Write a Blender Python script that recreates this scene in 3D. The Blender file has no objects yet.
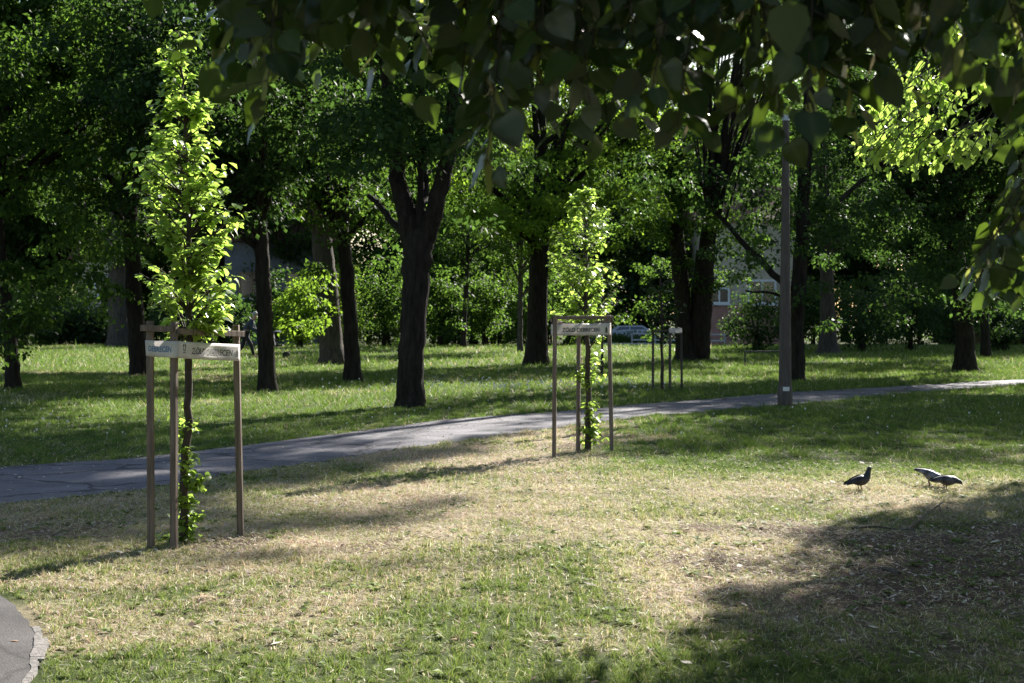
import bpy, bmesh, math, random
import numpy as np
from mathutils import Vector, Matrix, Quaternion

random.seed(7)
RS = np.random.RandomState(11)
SC = bpy.context.scene
COL = SC.collection
FPX, CX, CY, HZ, HC = 1750.0, 512.0, 341.5, 312.0, 1.65
PITCH = math.atan((CY - HZ) / FPX)
SUN_EL, SUN_AZ = math.radians(27.0), math.radians(28.0)   # azimuth to the right of the view direction

# ------------------------------------------------------------------ helpers
def P(px, py, d):
    """point of the photograph's view line at distance d (metres along +Y)"""
    v = py - CY
    yy = FPX * math.cos(PITCH) - v * math.sin(PITCH)
    zz = -FPX * math.sin(PITCH) - v * math.cos(PITCH)
    t = d / yy
    return np.array([(px - CX) * t, d, HC + zz * t])

def G(px, py):
    v = py - CY
    yy = FPX * math.cos(PITCH) - v * math.sin(PITCH)
    zz = -FPX * math.sin(PITCH) - v * math.cos(PITCH)
    t = -HC / zz
    return np.array([(px - CX) * t, yy * t, 0.0])

def tag(o, label=None, cat=None, group=None, kind=None):
    if label: o['label'] = label
    if cat: o['category'] = cat
    if group: o['group'] = group
    if kind: o['kind'] = kind
    return o

def empty(name, loc, label, cat, group=None, rz=0.0):
    o = bpy.data.objects.new(name, None)
    o.empty_display_size = 0.2
    COL.objects.link(o)
    o.location = tuple(loc)
    o.rotation_euler = (0, 0, rz)
    return tag(o, label, cat, group)

def link(name, me, mat, parent=None):
    o = bpy.data.objects.new(name, me)
    COL.objects.link(o)
    if mat is not None:
        me.materials.clear()
        me.materials.append(mat)
    if parent is not None:
        o.parent = parent
    return o

def np_mesh(name, verts, loops, nper, fattr=None, vcol=None, smooth=False):
    """verts (n,3); loops flat int array; nper per-face counts"""
    me = bpy.data.meshes.new(name)
    verts = np.asarray(verts, dtype=np.float32)
    loops = np.asarray(loops, dtype=np.int32).ravel()
    nper = np.asarray(nper, dtype=np.int32)
    me.vertices.add(len(verts))
    me.vertices.foreach_set('co', verts.ravel())
    me.loops.add(len(loops))
    me.loops.foreach_set('vertex_index', loops)
    me.polygons.add(len(nper))
    starts = np.zeros(len(nper), dtype=np.int32)
    starts[1:] = np.cumsum(nper)[:-1]
    me.polygons.foreach_set('loop_start', starts)
    try:
        me.polygons.foreach_set('loop_total', nper)
    except Exception:
        pass
    if smooth:
        me.polygons.foreach_set('use_smooth', np.ones(len(nper), dtype=bool))
    if fattr is not None:
        a = me.attributes.new('rnd', 'FLOAT', 'FACE')
        a.data.foreach_set('value', np.asarray(fattr, dtype=np.float32))
    if vcol is not None:
        a = me.attributes.new('col', 'FLOAT_COLOR', 'POINT')
        c = np.ones((len(verts), 4), dtype=np.float32)
        c[:, :3] = vcol
        a.data.foreach_set('color', c.ravel())
    me.update(calc_edges=True)
    return me

class MB:
    def __init__(s): s.v = []; s.f = []
    def add(s, vs, fs):
        n = len(s.v)
        s.v += [tuple(map(float, p)) for p in vs]
        s.f += [tuple(i + n for i in f) for f in fs]
    def box(s, c, half, rz=0.0, M=None):
        vs = []
        for dz in (-1, 1):
            for dx, dy in ((-1, -1), (1, -1), (1, 1), (-1, 1)):
                p = Vector((dx * half[0], dy * half[1], dz * half[2]))
                if M is not None: p = M @ p
                elif rz: p = Matrix.Rotation(rz, 3, 'Z') @ p
                vs.append((p.x + c[0], p.y + c[1], p.z + c[2]))
        s.add(vs, [(3, 2, 1, 0), (4, 5, 6, 7), (0, 1, 5, 4), (1, 2, 6, 5), (2, 3, 7, 6), (3, 0, 4, 7)])
    def bar(s, a, b, w, h, up=(0, 0, 1)):
        a = Vector(a); b = Vector(b); d = (b - a); L = d.length; d.normalize()
        u = Vector(up); sd = d.cross(u)
        if sd.length < 1e-4: sd = d.cross(Vector((1, 0, 0)))
        sd.normalize(); u = sd.cross(d)
        M = Matrix((d, sd, u)).transposed()
        s.box((a + b) / 2, (L / 2, w / 2, h / 2), M=M)
    def tube(s, pts, rad, n=8, caps=True, jit=0.0):
        pts = [Vector(p) for p in pts]
        vs = []; fs = []
        ref = Vector((0.3, 1, 0.1))
        for i, p in enumerate(pts):
            t = (pts[min(i + 1, len(pts) - 1)] - pts[max(i - 1, 0)])
            if t.length < 1e-9: t = Vector((0, 0, 1))
            t.normalize()
            x = ref - t * ref.dot(t)
            if x.length < 1e-3: x = Vector((1, 0, 0)) - t * t.x
            x.normalize(); y = t.cross(x)
            for k in range(n):
                a = 2 * math.pi * k / n
                r = rad[i] * (1 + (random.uniform(-jit, jit) if jit else 0))
                vs.append(p + (x * math.cos(a) + y * math.sin(a)) * r)
            if i:
                b0 = (i - 1) * n; b1 = i * n
                for k in range(n):
                    fs.append((b0 + k, b0 + (k + 1) % n, b1 + (k + 1) % n, b1 + k))
        if caps:
            fs.append(tuple(range(n - 1, -1, -1)))
            m = (len(pts) - 1) * n
            fs.append(tuple(range(m, m + n)))
        s.add(vs, fs)
    def build(s, name, mat, parent=None, origin=(0, 0, 0), smooth=False, bevel=0.0):
        me = bpy.data.meshes.new(name)
        o3 = origin
        me.from_pydata([(p[0] - o3[0], p[1] - o3[1], p[2] - o3[2]) for p in s.v], [], s.f)
        if smooth:
            for p in me.polygons: p.use_smooth = True
        me.update()
        o = link(name, me, mat, parent)
        if bevel:
            m = o.modifiers.new('bevel', 'BEVEL'); m.width = bevel; m.segments = 2; m.limit_method = 'ANGLE'
        return o

# value noise ----------------------------------------------------------
def vnoise(x, y, seed=0):
    x = np.asarray(x, float); y = np.asarray(y, float)
    xi = np.floor(x).astype(np.int64); yi = np.floor(y).astype(np.int64)
    fx = x - xi; fy = y - yi
    fx = fx * fx * (3 - 2 * fx); fy = fy * fy * (3 - 2 * fy)
    def h(a, b):
        n = (a * 374761393 + b * 668265263 + seed * 1442695041) & 0xFFFFFFFF
        n = ((n ^ (n >> 13)) * 1274126177) & 0xFFFFFFFF
        n = n ^ (n >> 16)
        return (n & 0xFFFF) / 65535.0
    return (h(xi, yi) * (1 - fx) + h(xi + 1, yi) * fx) * (1 - fy) + (h(xi, yi + 1) * (1 - fx) + h(xi + 1, yi + 1) * fx) * fy

def fbm(x, y, seed=0, oct=4):
    s = 0; a = 0.5; t = 0
    for k in range(oct):
        s = s + a * vnoise(x * 2 ** k, y * 2 ** k, seed + k * 17); t += a; a *= 0.55
    return s / t

def sstep(a, b, x):
    t = np.clip((np.asarray(x, float) - a) / (b - a), 0, 1)
    return t * t * (3 - 2 * t)

# ------------------------------------------------------------------ materials
def new_mat(name):
    m = bpy.data.materials.new(name); m.use_nodes = True
    nt = m.node_tree; nt.nodes.clear()
    out = nt.nodes.new('ShaderNodeOutputMaterial')
    return m, nt, out

def ramp(nt, fac, stops):
    r = nt.nodes.new('ShaderNodeValToRGB')
    el = r.color_ramp.elements
    while len(el) > 1: el.remove(el[-1])
    el[0].position = stops[0][0]; el[0].color = (*stops[0][1], 1)
    for p, c in stops[1:]:
        e = el.new(p); e.color = (*c, 1)
    nt.links.new(fac, r.inputs[0])
    return r.outputs[0]

def leaf_mat(name, c0, c1, under=None, trans=0.5, tcol=(2.0, 2.1, 0.9), rough=0.4, spec=0.5):
    m, nt, out = new_mat(name)
    N = nt.nodes.new; L = nt.links.new
    at = N('ShaderNodeAttribute'); at.attribute_name = 'rnd'
    col = ramp(nt, at.outputs['Fac'], [(0.0, c0), (0.75, c1), (1.0, tuple(min(1, c * 1.35) for c in c1))])
    if under:
        ge = N('ShaderNodeNewGeometry')
        mx = N('ShaderNodeMix'); mx.data_type = 'RGBA'
        L(ge.outputs['Backfacing'], mx.inputs[0]); L(col, mx.inputs[6]); mx.inputs[7].default_value = (*under, 1)
        bcol = mx.outputs[2]
    else:
        bcol = col
    if under:
        rb = N('ShaderNodeAttribute'); rb.attribute_name = 'rib'
        pw = N('ShaderNodeMath'); pw.operation = 'POWER'; pw.inputs[1].default_value = 2.5; L(rb.outputs['Fac'], pw.inputs[0])
        sc_ = N('ShaderNodeMath'); sc_.operation = 'MULTIPLY'; sc_.inputs[1].default_value = .5; L(pw.outputs[0], sc_.inputs[0])
        m2 = N('ShaderNodeMix'); m2.data_type = 'RGBA'; L(sc_.outputs[0], m2.inputs[0]); L(bcol, m2.inputs[6]); m2.inputs[7].default_value = (.09, .10, .05, 1)
        bcol = m2.outputs[2]
    b = N('ShaderNodeBsdfPrincipled'); b.inputs['Roughness'].default_value = rough
    b.inputs['Specular IOR Level'].default_value = spec
    L(bcol, b.inputs['Base Color'])
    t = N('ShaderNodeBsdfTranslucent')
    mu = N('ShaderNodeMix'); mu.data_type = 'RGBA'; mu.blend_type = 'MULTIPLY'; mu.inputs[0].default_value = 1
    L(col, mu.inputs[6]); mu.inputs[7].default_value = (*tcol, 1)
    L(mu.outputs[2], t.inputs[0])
    ms = N('ShaderNodeMixShader'); ms.inputs[0].default_value = trans
    L(b.outputs[0], ms.inputs[1]); L(t.outputs[0], ms.inputs[2]); L(ms.outputs[0], out.inputs[0])
    return m

def noisy_mat(name, c0, c1, scale=8.0, rough=0.85, bump=0.3, stretch=(1, 1, 1), detail=6, spec=0.3, bscale=None, dist=0.02):
    m, nt, out = new_mat(name)
    N = nt.nodes.new; L = nt.links.new
    tc = N('ShaderNodeTexCoord'); mp = N('ShaderNodeMapping'); mp.inputs['Scale'].default_value = stretch
    L(tc.outputs['Object'], mp.inputs[0])
    nz = N('ShaderNodeTexNoise'); nz.inputs['Scale'].default_value = scale; nz.inputs['Detail'].default_value = detail
    nz.inputs['Roughness'].default_value = 0.65
    L(mp.outputs[0], nz.inputs[0])
    col = ramp(nt, nz.outputs['Fac'], [(0.3, c0), (0.7, c1)])
    b = N('ShaderNodeBsdfPrincipled'); b.inputs['Roughness'].default_value = rough
    b.inputs['Specular IOR Level'].default_value = spec
    L(col, b.inputs['Base Color'])
    if bump:
        n2 = N('ShaderNodeTexNoise'); n2.inputs['Scale'].default_value = bscale or scale * 2.5; n2.inputs['Detail'].default_value = 5
        L(mp.outputs[0], n2.inputs[0])
        bp = N('ShaderNodeBump'); bp.inputs['Strength'].default_value = bump; bp.inputs['Distance'].default_value = dist
        L(n2.outputs['Fac'], bp.inputs['Height']); L(bp.outputs[0], b.inputs['Normal'])
    L(b.outputs[0], out.inputs[0])
    return m

def plain_mat(name, c, rough=0.6, metal=0.0, spec=0.5):
    return noisy_mat(name, tuple(x * 0.85 for x in c), tuple(min(1, x * 1.1) for x in c), scale=12, rough=rough, bump=0.05, spec=spec)

def vcol_mat(name, trans=0.0, rough=0.8, spec=0.2, bump=0.0, bscale=40, grain=None):
    m, nt, out = new_mat(name)
    N = nt.nodes.new; L = nt.links.new
    at = N('ShaderNodeAttribute'); at.attribute_name = 'col'
    b = N('ShaderNodeBsdfPrincipled'); b.inputs['Roughness'].default_value = rough
    b.inputs['Specular IOR Level'].default_value = spec
    col = at.outputs['Color']
    if grain:
        tc = N('ShaderNodeTexCoord')
        nz = N('ShaderNodeTexNoise'); nz.inputs['Scale'].default_value = grain; nz.inputs['Detail'].default_value = 8
        nz.inputs['Roughness'].default_value = 0.75
        L(tc.outputs['Object'], nz.inputs[0])
        g = ramp(nt, nz.outputs['Fac'], [(0.3, (0.45, 0.43, 0.4)), (0.5, (0.95, 0.95, 0.95)), (0.72, (1.6, 1.55, 1.5))])
        mu = N('ShaderNodeMix'); mu.data_type = 'RGBA'; mu.blend_type = 'MULTIPLY'; mu.inputs[0].default_value = 1
        L(col, mu.inputs[6]); L(g, mu.inputs[7]); col = mu.outputs[2]
        if bump:
            bp = N('ShaderNodeBump'); bp.inputs['Strength'].default_value = bump; bp.inputs['Distance'].default_value = 0.03
            L(nz.outputs['Fac'], bp.inputs['Height']); L(bp.outputs[0], b.inputs['Normal'])
    L(col, b.inputs['Base Color'])
    if trans:
        t = N('ShaderNodeBsdfTranslucent'); L(col, t.inputs[0])
        ms = N('ShaderNodeMixShader'); ms.inputs[0].default_value = trans
        L(b.outputs[0], ms.inputs[1]); L(t.outputs[0], ms.inputs[2]); L(ms.outputs[0], out.inputs[0])
    else:
        L(b.outputs[0], out.inputs[0])
    return m

M = {}
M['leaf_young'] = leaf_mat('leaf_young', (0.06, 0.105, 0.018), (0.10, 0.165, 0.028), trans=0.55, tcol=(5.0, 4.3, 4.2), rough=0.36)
M['leaf_tree'] = leaf_mat('leaf_tree', (0.019, 0.037, 0.011), (0.036, 0.066, 0.015), trans=0.5, tcol=(3.6, 3.6, 1.9), rough=0.6, spec=.15)
M['leaf_cool'] = leaf_mat('leaf_cool', (0.013, 0.029, 0.013), (0.026, 0.051, 0.018), trans=0.42, tcol=(3.4, 3.3, 1.5), rough=0.6, spec=.15)
M['leaf_fresh'] = leaf_mat('leaf_fresh', (0.030, 0.055, 0.012), (0.052, 0.09, 0.017), trans=0.55, tcol=(4.7, 4.4, 2.0), rough=0.6, spec=.15)
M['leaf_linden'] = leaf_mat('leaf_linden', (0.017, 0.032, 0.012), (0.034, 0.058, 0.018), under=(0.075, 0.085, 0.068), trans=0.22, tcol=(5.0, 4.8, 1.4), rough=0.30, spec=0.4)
M['leaf_bract'] = leaf_mat('leaf_bract', (0.22, 0.25, 0.08), (0.3, 0.32, 0.12), trans=0.5, tcol=(1.3, 1.3, 0.8))
M['bark'] = noisy_mat('bark', (0.011, 0.0095, 0.0075), (0.043, 0.036, 0.029), scale=9, stretch=(1.6, 1.6, 0.35), bump=0.9, rough=0.95, spec=0.1, dist=0.05)
M['bark_pale'] = noisy_mat('bark_pale', (0.035, 0.030, 0.027), (0.10, 0.086, 0.077), scale=8, stretch=(1.6, 1.6, 0.35), bump=0.8, rough=0.95, spec=0.1, dist=0.05)
M['bark_young'] = noisy_mat('bark_young', (0.035, 0.028, 0.022), (0.085, 0.066, 0.052), scale=22, stretch=(1, 1, 0.4), bump=0.4, rough=0.85, spec=0.2, dist=0.01)
M['stake'] = noisy_mat('stake', (0.07, 0.052, 0.042), (0.24, 0.19, 0.155), scale=14, stretch=(3, 3, 0.18), bump=0.4, rough=0.85, spec=0.2, dist=0.006)
M['stake_dark'] = noisy_mat('stake_dark', (0.05, 0.04, 0.035), (0.12, 0.10, 0.085), scale=14, stretch=(3, 3, 0.18), bump=0.4, rough=0.9, spec=0.2, dist=0.006)
def asphalt_mat(name, c0, c1, crack=1.0):
    m = noisy_mat(name, c0, c1, scale=1.3, detail=14, bump=0.6, bscale=95, rough=0.88, spec=0.2, dist=0.008)
    nt = m.node_tree; N = nt.nodes.new; L = nt.links.new
    b = [n for n in nt.nodes if n.type == 'BSDF_PRINCIPLED'][0]; src = b.inputs['Base Color'].links[0].from_socket
    tc = N('ShaderNodeTexCoord'); nz = N('ShaderNodeTexNoise'); nz.inputs['Scale'].default_value = 1.6; nz.inputs['Detail'].default_value = 6
    L(tc.outputs['Object'], nz.inputs[0])
    ad = N('ShaderNodeMix'); ad.data_type = 'RGBA'; ad.blend_type = 'LINEAR_LIGHT'; ad.inputs[0].default_value = .35
    L(tc.outputs['Object'], ad.inputs[6]); L(nz.outputs['Color'], ad.inputs[7])
    vo = N('ShaderNodeTexVoronoi'); vo.feature = 'DISTANCE_TO_EDGE'; vo.inputs['Scale'].default_value = .55; L(ad.outputs[2], vo.inputs[0])
    cr = ramp(nt, vo.outputs['Distance'], [(0.0, (.35, .34, .33)), (0.012, (.5, .49, .48)), (0.022, (1, 1, 1))])
    gr = N('ShaderNodeTexNoise'); gr.inputs['Scale'].default_value = 70; gr.inputs['Detail'].default_value = 4; L(tc.outputs['Object'], gr.inputs[0])
    g = ramp(nt, gr.outputs['Fac'], [(.3, (.7, .7, .7)), (.5, (1, 1, 1)), (.7, (1.35, 1.33, 1.3))])
    m1 = N('ShaderNodeMix'); m1.data_type = 'RGBA'; m1.blend_type = 'MULTIPLY'; m1.inputs[0].default_value = crack; L(src, m1.inputs[6]); L(cr, m1.inputs[7])
    m2 = N('ShaderNodeMix'); m2.data_type = 'RGBA'; m2.blend_type = 'MULTIPLY'; m2.inputs[0].default_value = 1; L(m1.outputs[2], m2.inputs[6]); L(g, m2.inputs[7])
    L(m2.outputs[2], b.inputs['Base Color'])
    return m
M['asphalt'] = asphalt_mat('asphalt', (0.075, 0.074, 0.086), (0.20, 0.19, 0.203))
M['asphalt_old'] = asphalt_mat('asphalt_old', (0.036, 0.033, 0.033), (0.10, 0.092, 0.09), .6)
M['kerb'] = noisy_mat('kerb', (0.08, 0.073, 0.068), (0.26, 0.24, 0.225), scale=26, detail=10, bump=0.7, rough=0.95, dist=0.01)
M['gravel'] = noisy_mat('gravel', (0.22, 0.21, 0.2), (0.42, 0.40, 0.38), scale=14, detail=10, bump=0.8, rough=0.95)
M['pole'] = noisy_mat('pole', (0.070, 0.056, 0.049), (0.135, 0.110, 0.096), scale=10, stretch=(1.5, 1.5, 0.3), bump=0.35, rough=0.9, dist=0.01)
M['metal_pale'] = plain_mat('metal_pale', (0.5, 0.52, 0.56), rough=0.45)
M['metal_dark'] = plain_mat('metal_dark', (0.03, 0.04, 0.035), rough=0.5)
M['ground'] = vcol_mat('ground', rough=0.97, spec=0.05, bump=0.8, grain=28)
M['grass'] = vcol_mat('grass', trans=0.45, rough=0.6, spec=0.25)
M['litter'] = vcol_mat('litter', trans=0.2, rough=0.8)
M['wall_grey'] = noisy_mat('wall_grey', (0.10, 0.105, 0.115), (0.15, 0.155, 0.165), scale=2, bump=0.2)
M['wall_cream'] = noisy_mat('wall_cream', (0.42, 0.36, 0.27), (0.55, 0.48, 0.36), scale=2, bump=0.2)
M['wall_pink'] = noisy_mat('wall_pink', (0.36, 0.19, 0.15), (0.44, 0.25, 0.20), scale=2, bump=0.2)
M['wall_brown'] = noisy_mat('wall_brown', (0.17, 0.11, 0.07), (0.26, 0.17, 0.11), scale=2, bump=0.2)
M['roof'] = noisy_mat('roof', (0.09, 0.045, 0.03), (0.16, 0.075, 0.05), scale=6, bump=0.5)
M['white'] = plain_mat('white', (0.75, 0.75, 0.73), rough=0.55)
M['glass'] = plain_mat('glass', (0.03, 0.035, 0.045), rough=0.06, spec=0.9)
M['red'] = plain_mat('red', (0.22, 0.02, 0.02), rough=0.6)
M['rubber'] = plain_mat('rubber', (0.02, 0.02, 0.02), rough=0.85)
M['ink'] = plain_mat('ink', (0.05, 0.055, 0.05), rough=0.7)
M['ink_blue'] = plain_mat('ink_blue', (0.10, 0.2, 0.36), rough=0.7)
M['ink_green'] = plain_mat('ink_green', (0.05, 0.13, 0.08), rough=0.7)
M['skin'] = plain_mat('skin', (0.42, 0.26, 0.19), rough=0.6)
M['hair'] = plain_mat('hair', (0.33, 0.32, 0.31), rough=0.7)
M['cloth_blue'] = plain_mat('cloth_blue', (0.035, 0.045, 0.075), rough=0.9)
M['cloth_dark'] = plain_mat('cloth_dark', (0.015, 0.015, 0.018), rough=0.9)
M['twig'] = noisy_mat('twig', (0.045, 0.036, 0.03), (0.12, 0.098, 0.078), scale=20, bump=0.3)
M['bird'] = vcol_mat('bird', rough=0.55, spec=0.35, grain=60)

def banner_mat():
    m, nt, out = new_mat('banner_foil')
    N = nt.nodes.new; L = nt.links.new
    tc = N('ShaderNodeTexCoord'); nz = N('ShaderNodeTexNoise'); nz.inputs['Scale'].default_value = 9; nz.inputs['Detail'].default_value = 6
    L(tc.outputs['Object'], nz.inputs[0])
    c = ramp(nt, nz.outputs['Fac'], [(0.3, (0.60, 0.56, 0.54)), (0.7, (0.78, 0.75, 0.73))])
    b = N('ShaderNodeBsdfPrincipled'); b.inputs['Roughness'].default_value = 0.5; L(c, b.inputs['Base Color'])
    t = N('ShaderNodeBsdfTranslucent'); L(c, t.inputs[0])
    ms = N('ShaderNodeMixShader'); ms.inputs[0].default_value = 0.42
    L(b.outputs[0], ms.inputs[1]); L(t.outputs[0], ms.inputs[2]); L(ms.outputs[0], out.inputs[0])
    return m
M['banner'] = banner_mat()

# ------------------------------------------------------------------ ground layout
near_px = [(-260, 540), (-120, 522), (0, 505), (80, 497), (150, 488), (250, 471), (350, 458), (440, 444), (540, 430), (600, 422), (650, 416), (720, 410.5), (790, 405), (900, 394), (1024, 385), (1200, 376)]
far_px = [(-260, 491), (-120, 480), (0, 467.5), (80, 461), (150, 456), (250, 445), (350, 432), (440, 420), (540, 413.5), (640, 404), (700, 400), (790, 393), (900, 386), (1024, 379.5), (1200, 372)]
NE = np.array([G(*p)[:2] for p in near_px]); FE = np.array([G(*p)[:2] for p in far_px])
def path_near(x): return np.interp(x, NE[:, 0], NE[:, 1]) + (fbm(x * 1.3, 0 * x, 3) - .5) * 0.5
def path_far(x): return np.interp(x, FE[:, 0], FE[:, 1]) + (fbm(x * 1.1, 0 * x, 9) - .5) * 0.7
co_px = [(2, 594), (20, 607), (33, 625), (38, 640), (37, 655), (33, 672), (29, 690), (24, 720)]
CO = np.array([G(*p)[:2] for p in co_px])
CO_Y = CO[::-1, 1]; CO_X = CO[::-1, 0]
def corner_x(y): return np.where(y > CO_Y[-1], -99.0, np.interp(y, CO_Y, CO_X))
def dip(y): return -0.55 * sstep(84, 94, y)

def dryness(x, y):
    n = fbm(x * 0.55, y * 0.40, 21) * .6 + fbm(x * 2.3 + 4, y * 1.7, 22) * .4
    pn = np.interp(x, NE[:, 0], NE[:, 1])
    d = 0.44 + (n - 0.5) * 2.8
    # greener: beyond the path, east lawn, near bottom left, under the sapling
    g = sstep(-0.6, 1.2, y - pn)
    d = d - 0.75 * g
    d = d + 0.28 * g * sstep(.52, .66, fbm(x * .10 + 3, y * .28, 29)) * sstep(26, 30, y)
    e = sstep(16.3, 20.5, y + (n - .5) * 4) * sstep(0.2, 2.2, x - (y - 20) * 0.05)
    d = d - 0.85 * e
    bl = sstep(8.6, 7.6, y + (n - .5) * 1.5) * 0.30 + sstep(-1.4, -2.2, x) * sstep(8.9, 8.0, y) * 0.4 + sstep(-1.8, -3.2, x) * sstep(11.8, 10.0, y) * 0.25
    d = d - bl
    d = d - 0.5 * sstep(15.5, 14.2, y) * sstep(9.2, 11.0, y) * sstep(-0.25, 0.05, n - .5) * sstep(0.8, 2.4, x) * 0.5
    return np.clip(d, 0, 1)

def soil(x, y):
    n = fbm(x * 1.6, y * 1.2, 33)
    r = np.sqrt(((x - 3.4) / 2.6) ** 2 + ((y - 11.4) / 3.0) ** 2)
    s = sstep(1.15, 0.55, r + (n - .5) * 1.1)
    s = np.maximum(s, 0.75 * sstep(0.60, 0.72, fbm(x * 1.1 + 7, y * 0.9, 51)) * dryness(x, y))
    r2 = np.sqrt(((x + 2.0) / 0.30) ** 2 + ((y - 12.5) / 0.45) ** 2)
    s = np.maximum(s, 0.95 * sstep(1.3, 0.7, r2))
    return s

def ground_col(x, y):
    d = dryness(x, y)[:, None]; s = soil(x, y)[:, None]
    n = fbm(x * 3.1, y * 3.1, 77)[:, None]
    green = np.array([0.065, 0.088, 0.028]); dry = np.array([0.40, 0.315, 0.235]); soilc = np.array([0.115, 0.080, 0.064])
    c = green * (1 - d) + dry * d
    c = c * (0.65 + 0.7 * n)
    c = c * (1 - s) + soilc * (0.7 + 0.6 * n) * s
    return c

# ground sheet ---------------------------------------------------------
ys = np.concatenate([[-60, -30, -12, -4, 0, 3], np.arange(5, 30, 0.14), np.arange(30, 60, 0.5), np.arange(60, 130, 2.0), [140, 160, 200, 280, 420]])
xs0 = np.concatenate([[-420, -250, -150, -100, -70], np.arange(-50, -14, 1.5), np.arange(-14, -7, .5), np.arange(-7, 9, 0.14), np.arange(9, 16, .5), np.arange(16, 50, 1.5), [70, 100, 150, 250, 420]])
X, Y = np.meshgrid(xs0, ys)
nx, ny = len(xs0), len(ys)
xf, yf = X.ravel(), Y.ravel()
zf = dip(yf)
bumpz = (fbm(xf * 0.9, yf * 0.9, 5) - .5) * 0.05 + (fbm(xf * 3.3, yf * 3.3, 6) - .5) * 0.03
mask = sstep(0.0, 0.8, path_near(xf) - yf) * sstep(0.0, 0.6, xf - corner_x(yf)) * sstep(26, 24, yf)
zf = zf + bumpz * mask
def ground_z(x, y):
    x = np.asarray(x, float); y = np.asarray(y, float)
    b = (fbm(x * 0.9, y * 0.9, 5) - .5) * 0.05 + (fbm(x * 3.3, y * 3.3, 6) - .5) * 0.03
    return dip(y) + b * sstep(0.0, 0.8, path_near(x) - y) * sstep(0.0, 0.6, x - corner_x(y)) * sstep(26, 24, y)
idx = np.arange(nx * ny).reshape(ny, nx)
quads = np.stack([idx[:-1, :-1], idx[:-1, 1:], idx[1:, 1:], idx[1:, :-1]], -1).reshape(-1, 4)
me = np_mesh('ground', np.stack([xf, yf, zf], 1), quads, np.full(len(quads), 4), vcol=ground_col(xf, yf), smooth=True)
tag(link('ground', me, M['ground']), kind='structure')

# path -----------------------------------------------------------------
px_ = np.linspace(NE[0, 0], NE[-1, 0], 420)
n_, f_ = path_near(px_), path_far(px_)
vs = []
for t in np.linspace(0, 1, 5):
    vs.append(np.stack([px_, n_ * (1 - t) + f_ * t, np.full_like(px_, 0.006)], 1))
vs = np.concatenate(vs); k = len(px_)
ii = np.arange(5 * k).reshape(5, k)
q = np.stack([ii[:-1, :-1], ii[:-1, 1:], ii[1:, 1:], ii[1:, :-1]], -1).reshape(-1, 4)
tag(link('path', np_mesh('path', vs, q, np.full(len(q), 4)), M['asphalt']), kind='structure')
# rounded end of a second asphalt walk with a flush concrete edge
yy = np.linspace(CO_Y[0], CO_Y[-1] - 0.01, 60)
jx = (fbm(yy * 4, yy * 0, 8) - .5) * 0.10
xe = corner_x(yy) + jx * 0.6
vs = np.concatenate([np.stack([xe - 0.02, yy, np.full_like(yy, 0.012)], 1), np.stack([np.full_like(yy, -6.0), yy, np.full_like(yy, 0.012)], 1)])
k = len(yy); q = [(k + i, i, i + 1, k + i + 1) for i in range(k - 1)]
tag(link('pavement', np_mesh('pavement', vs, np.array(q), np.full(len(q), 4)), M['asphalt_old']), kind='structure')
mb = MB()
for i in range(2, k - 22):
    slab = 8.2 < yy[i] < 8.75
    w = (0.045 if slab else 0.008) + 0.018 * vnoise(yy[i] * 9, 1, 2)
    a, b = xe[i], xe[i + 1]; z = 0.013 + 0.004 * vnoise(yy[i] * 6, 4, 2)
    mb.add([(a - .02, yy[i], -.03), (a + w, yy[i], -.03), (b + w, yy[i + 1], -.03), (b - .02, yy[i + 1], -.03), (a - .02, yy[i], z), (a + w, yy[i], z), (b + w, yy[i + 1], z), (b - .02, yy[i + 1], z)],
           [(4, 5, 6, 7), (0, 1, 5, 4), (1, 2, 6, 5), (2, 3, 7, 6), (3, 0, 4, 7)])
tag(mb.build('kerb', M['kerb']), kind='structure')
# far gravel strip and road beyond the lawn
mb = MB()
a = [G(600, 352), G(690, 350), G(668, 343.0), G(600, 342.0)]
mb.add([(p[0], p[1], 0.006) for p in a], [(0, 1, 2, 3)])
tag(mb.build('gravel_path', M['gravel']), kind='structure')
mb = MB(); mb.add([(-80, 95, -.54), (80, 95, -.54), (80, 101, -.54), (-80, 101, -.54)], [(0, 1, 2, 3)])
tag(mb.build('road', M['asphalt_old']), kind='structure')

# ------------------------------------------------------------------ grass
def sample_xy(n, y0, y1, extra=1.3):
    # area-uniform in the widened view wedge
    out = []
    tot = 0
    while tot < n:
        y = RS.uniform(y0, y1, n * 2)
        w = 0.2926 * y + extra
        keep = RS.uniform(0, 1, n * 2) < w / (0.2926 * y1 + extra)
        y = y[keep]; w = w[keep]
        x = RS.uniform(-1, 1, len(y)) * w
        out.append(np.stack([x, y], 1)); tot += len(y)
    return np.concatenate(out)[:n]

def off_path(x, y, m=0.0):
    a = (y > path_near(x) - m) & (y < path_far(x) + m)
    b = (x < corner_x(y) + 0.05) & (y < CO_Y[-1])
    return ~(a | b)

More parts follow.
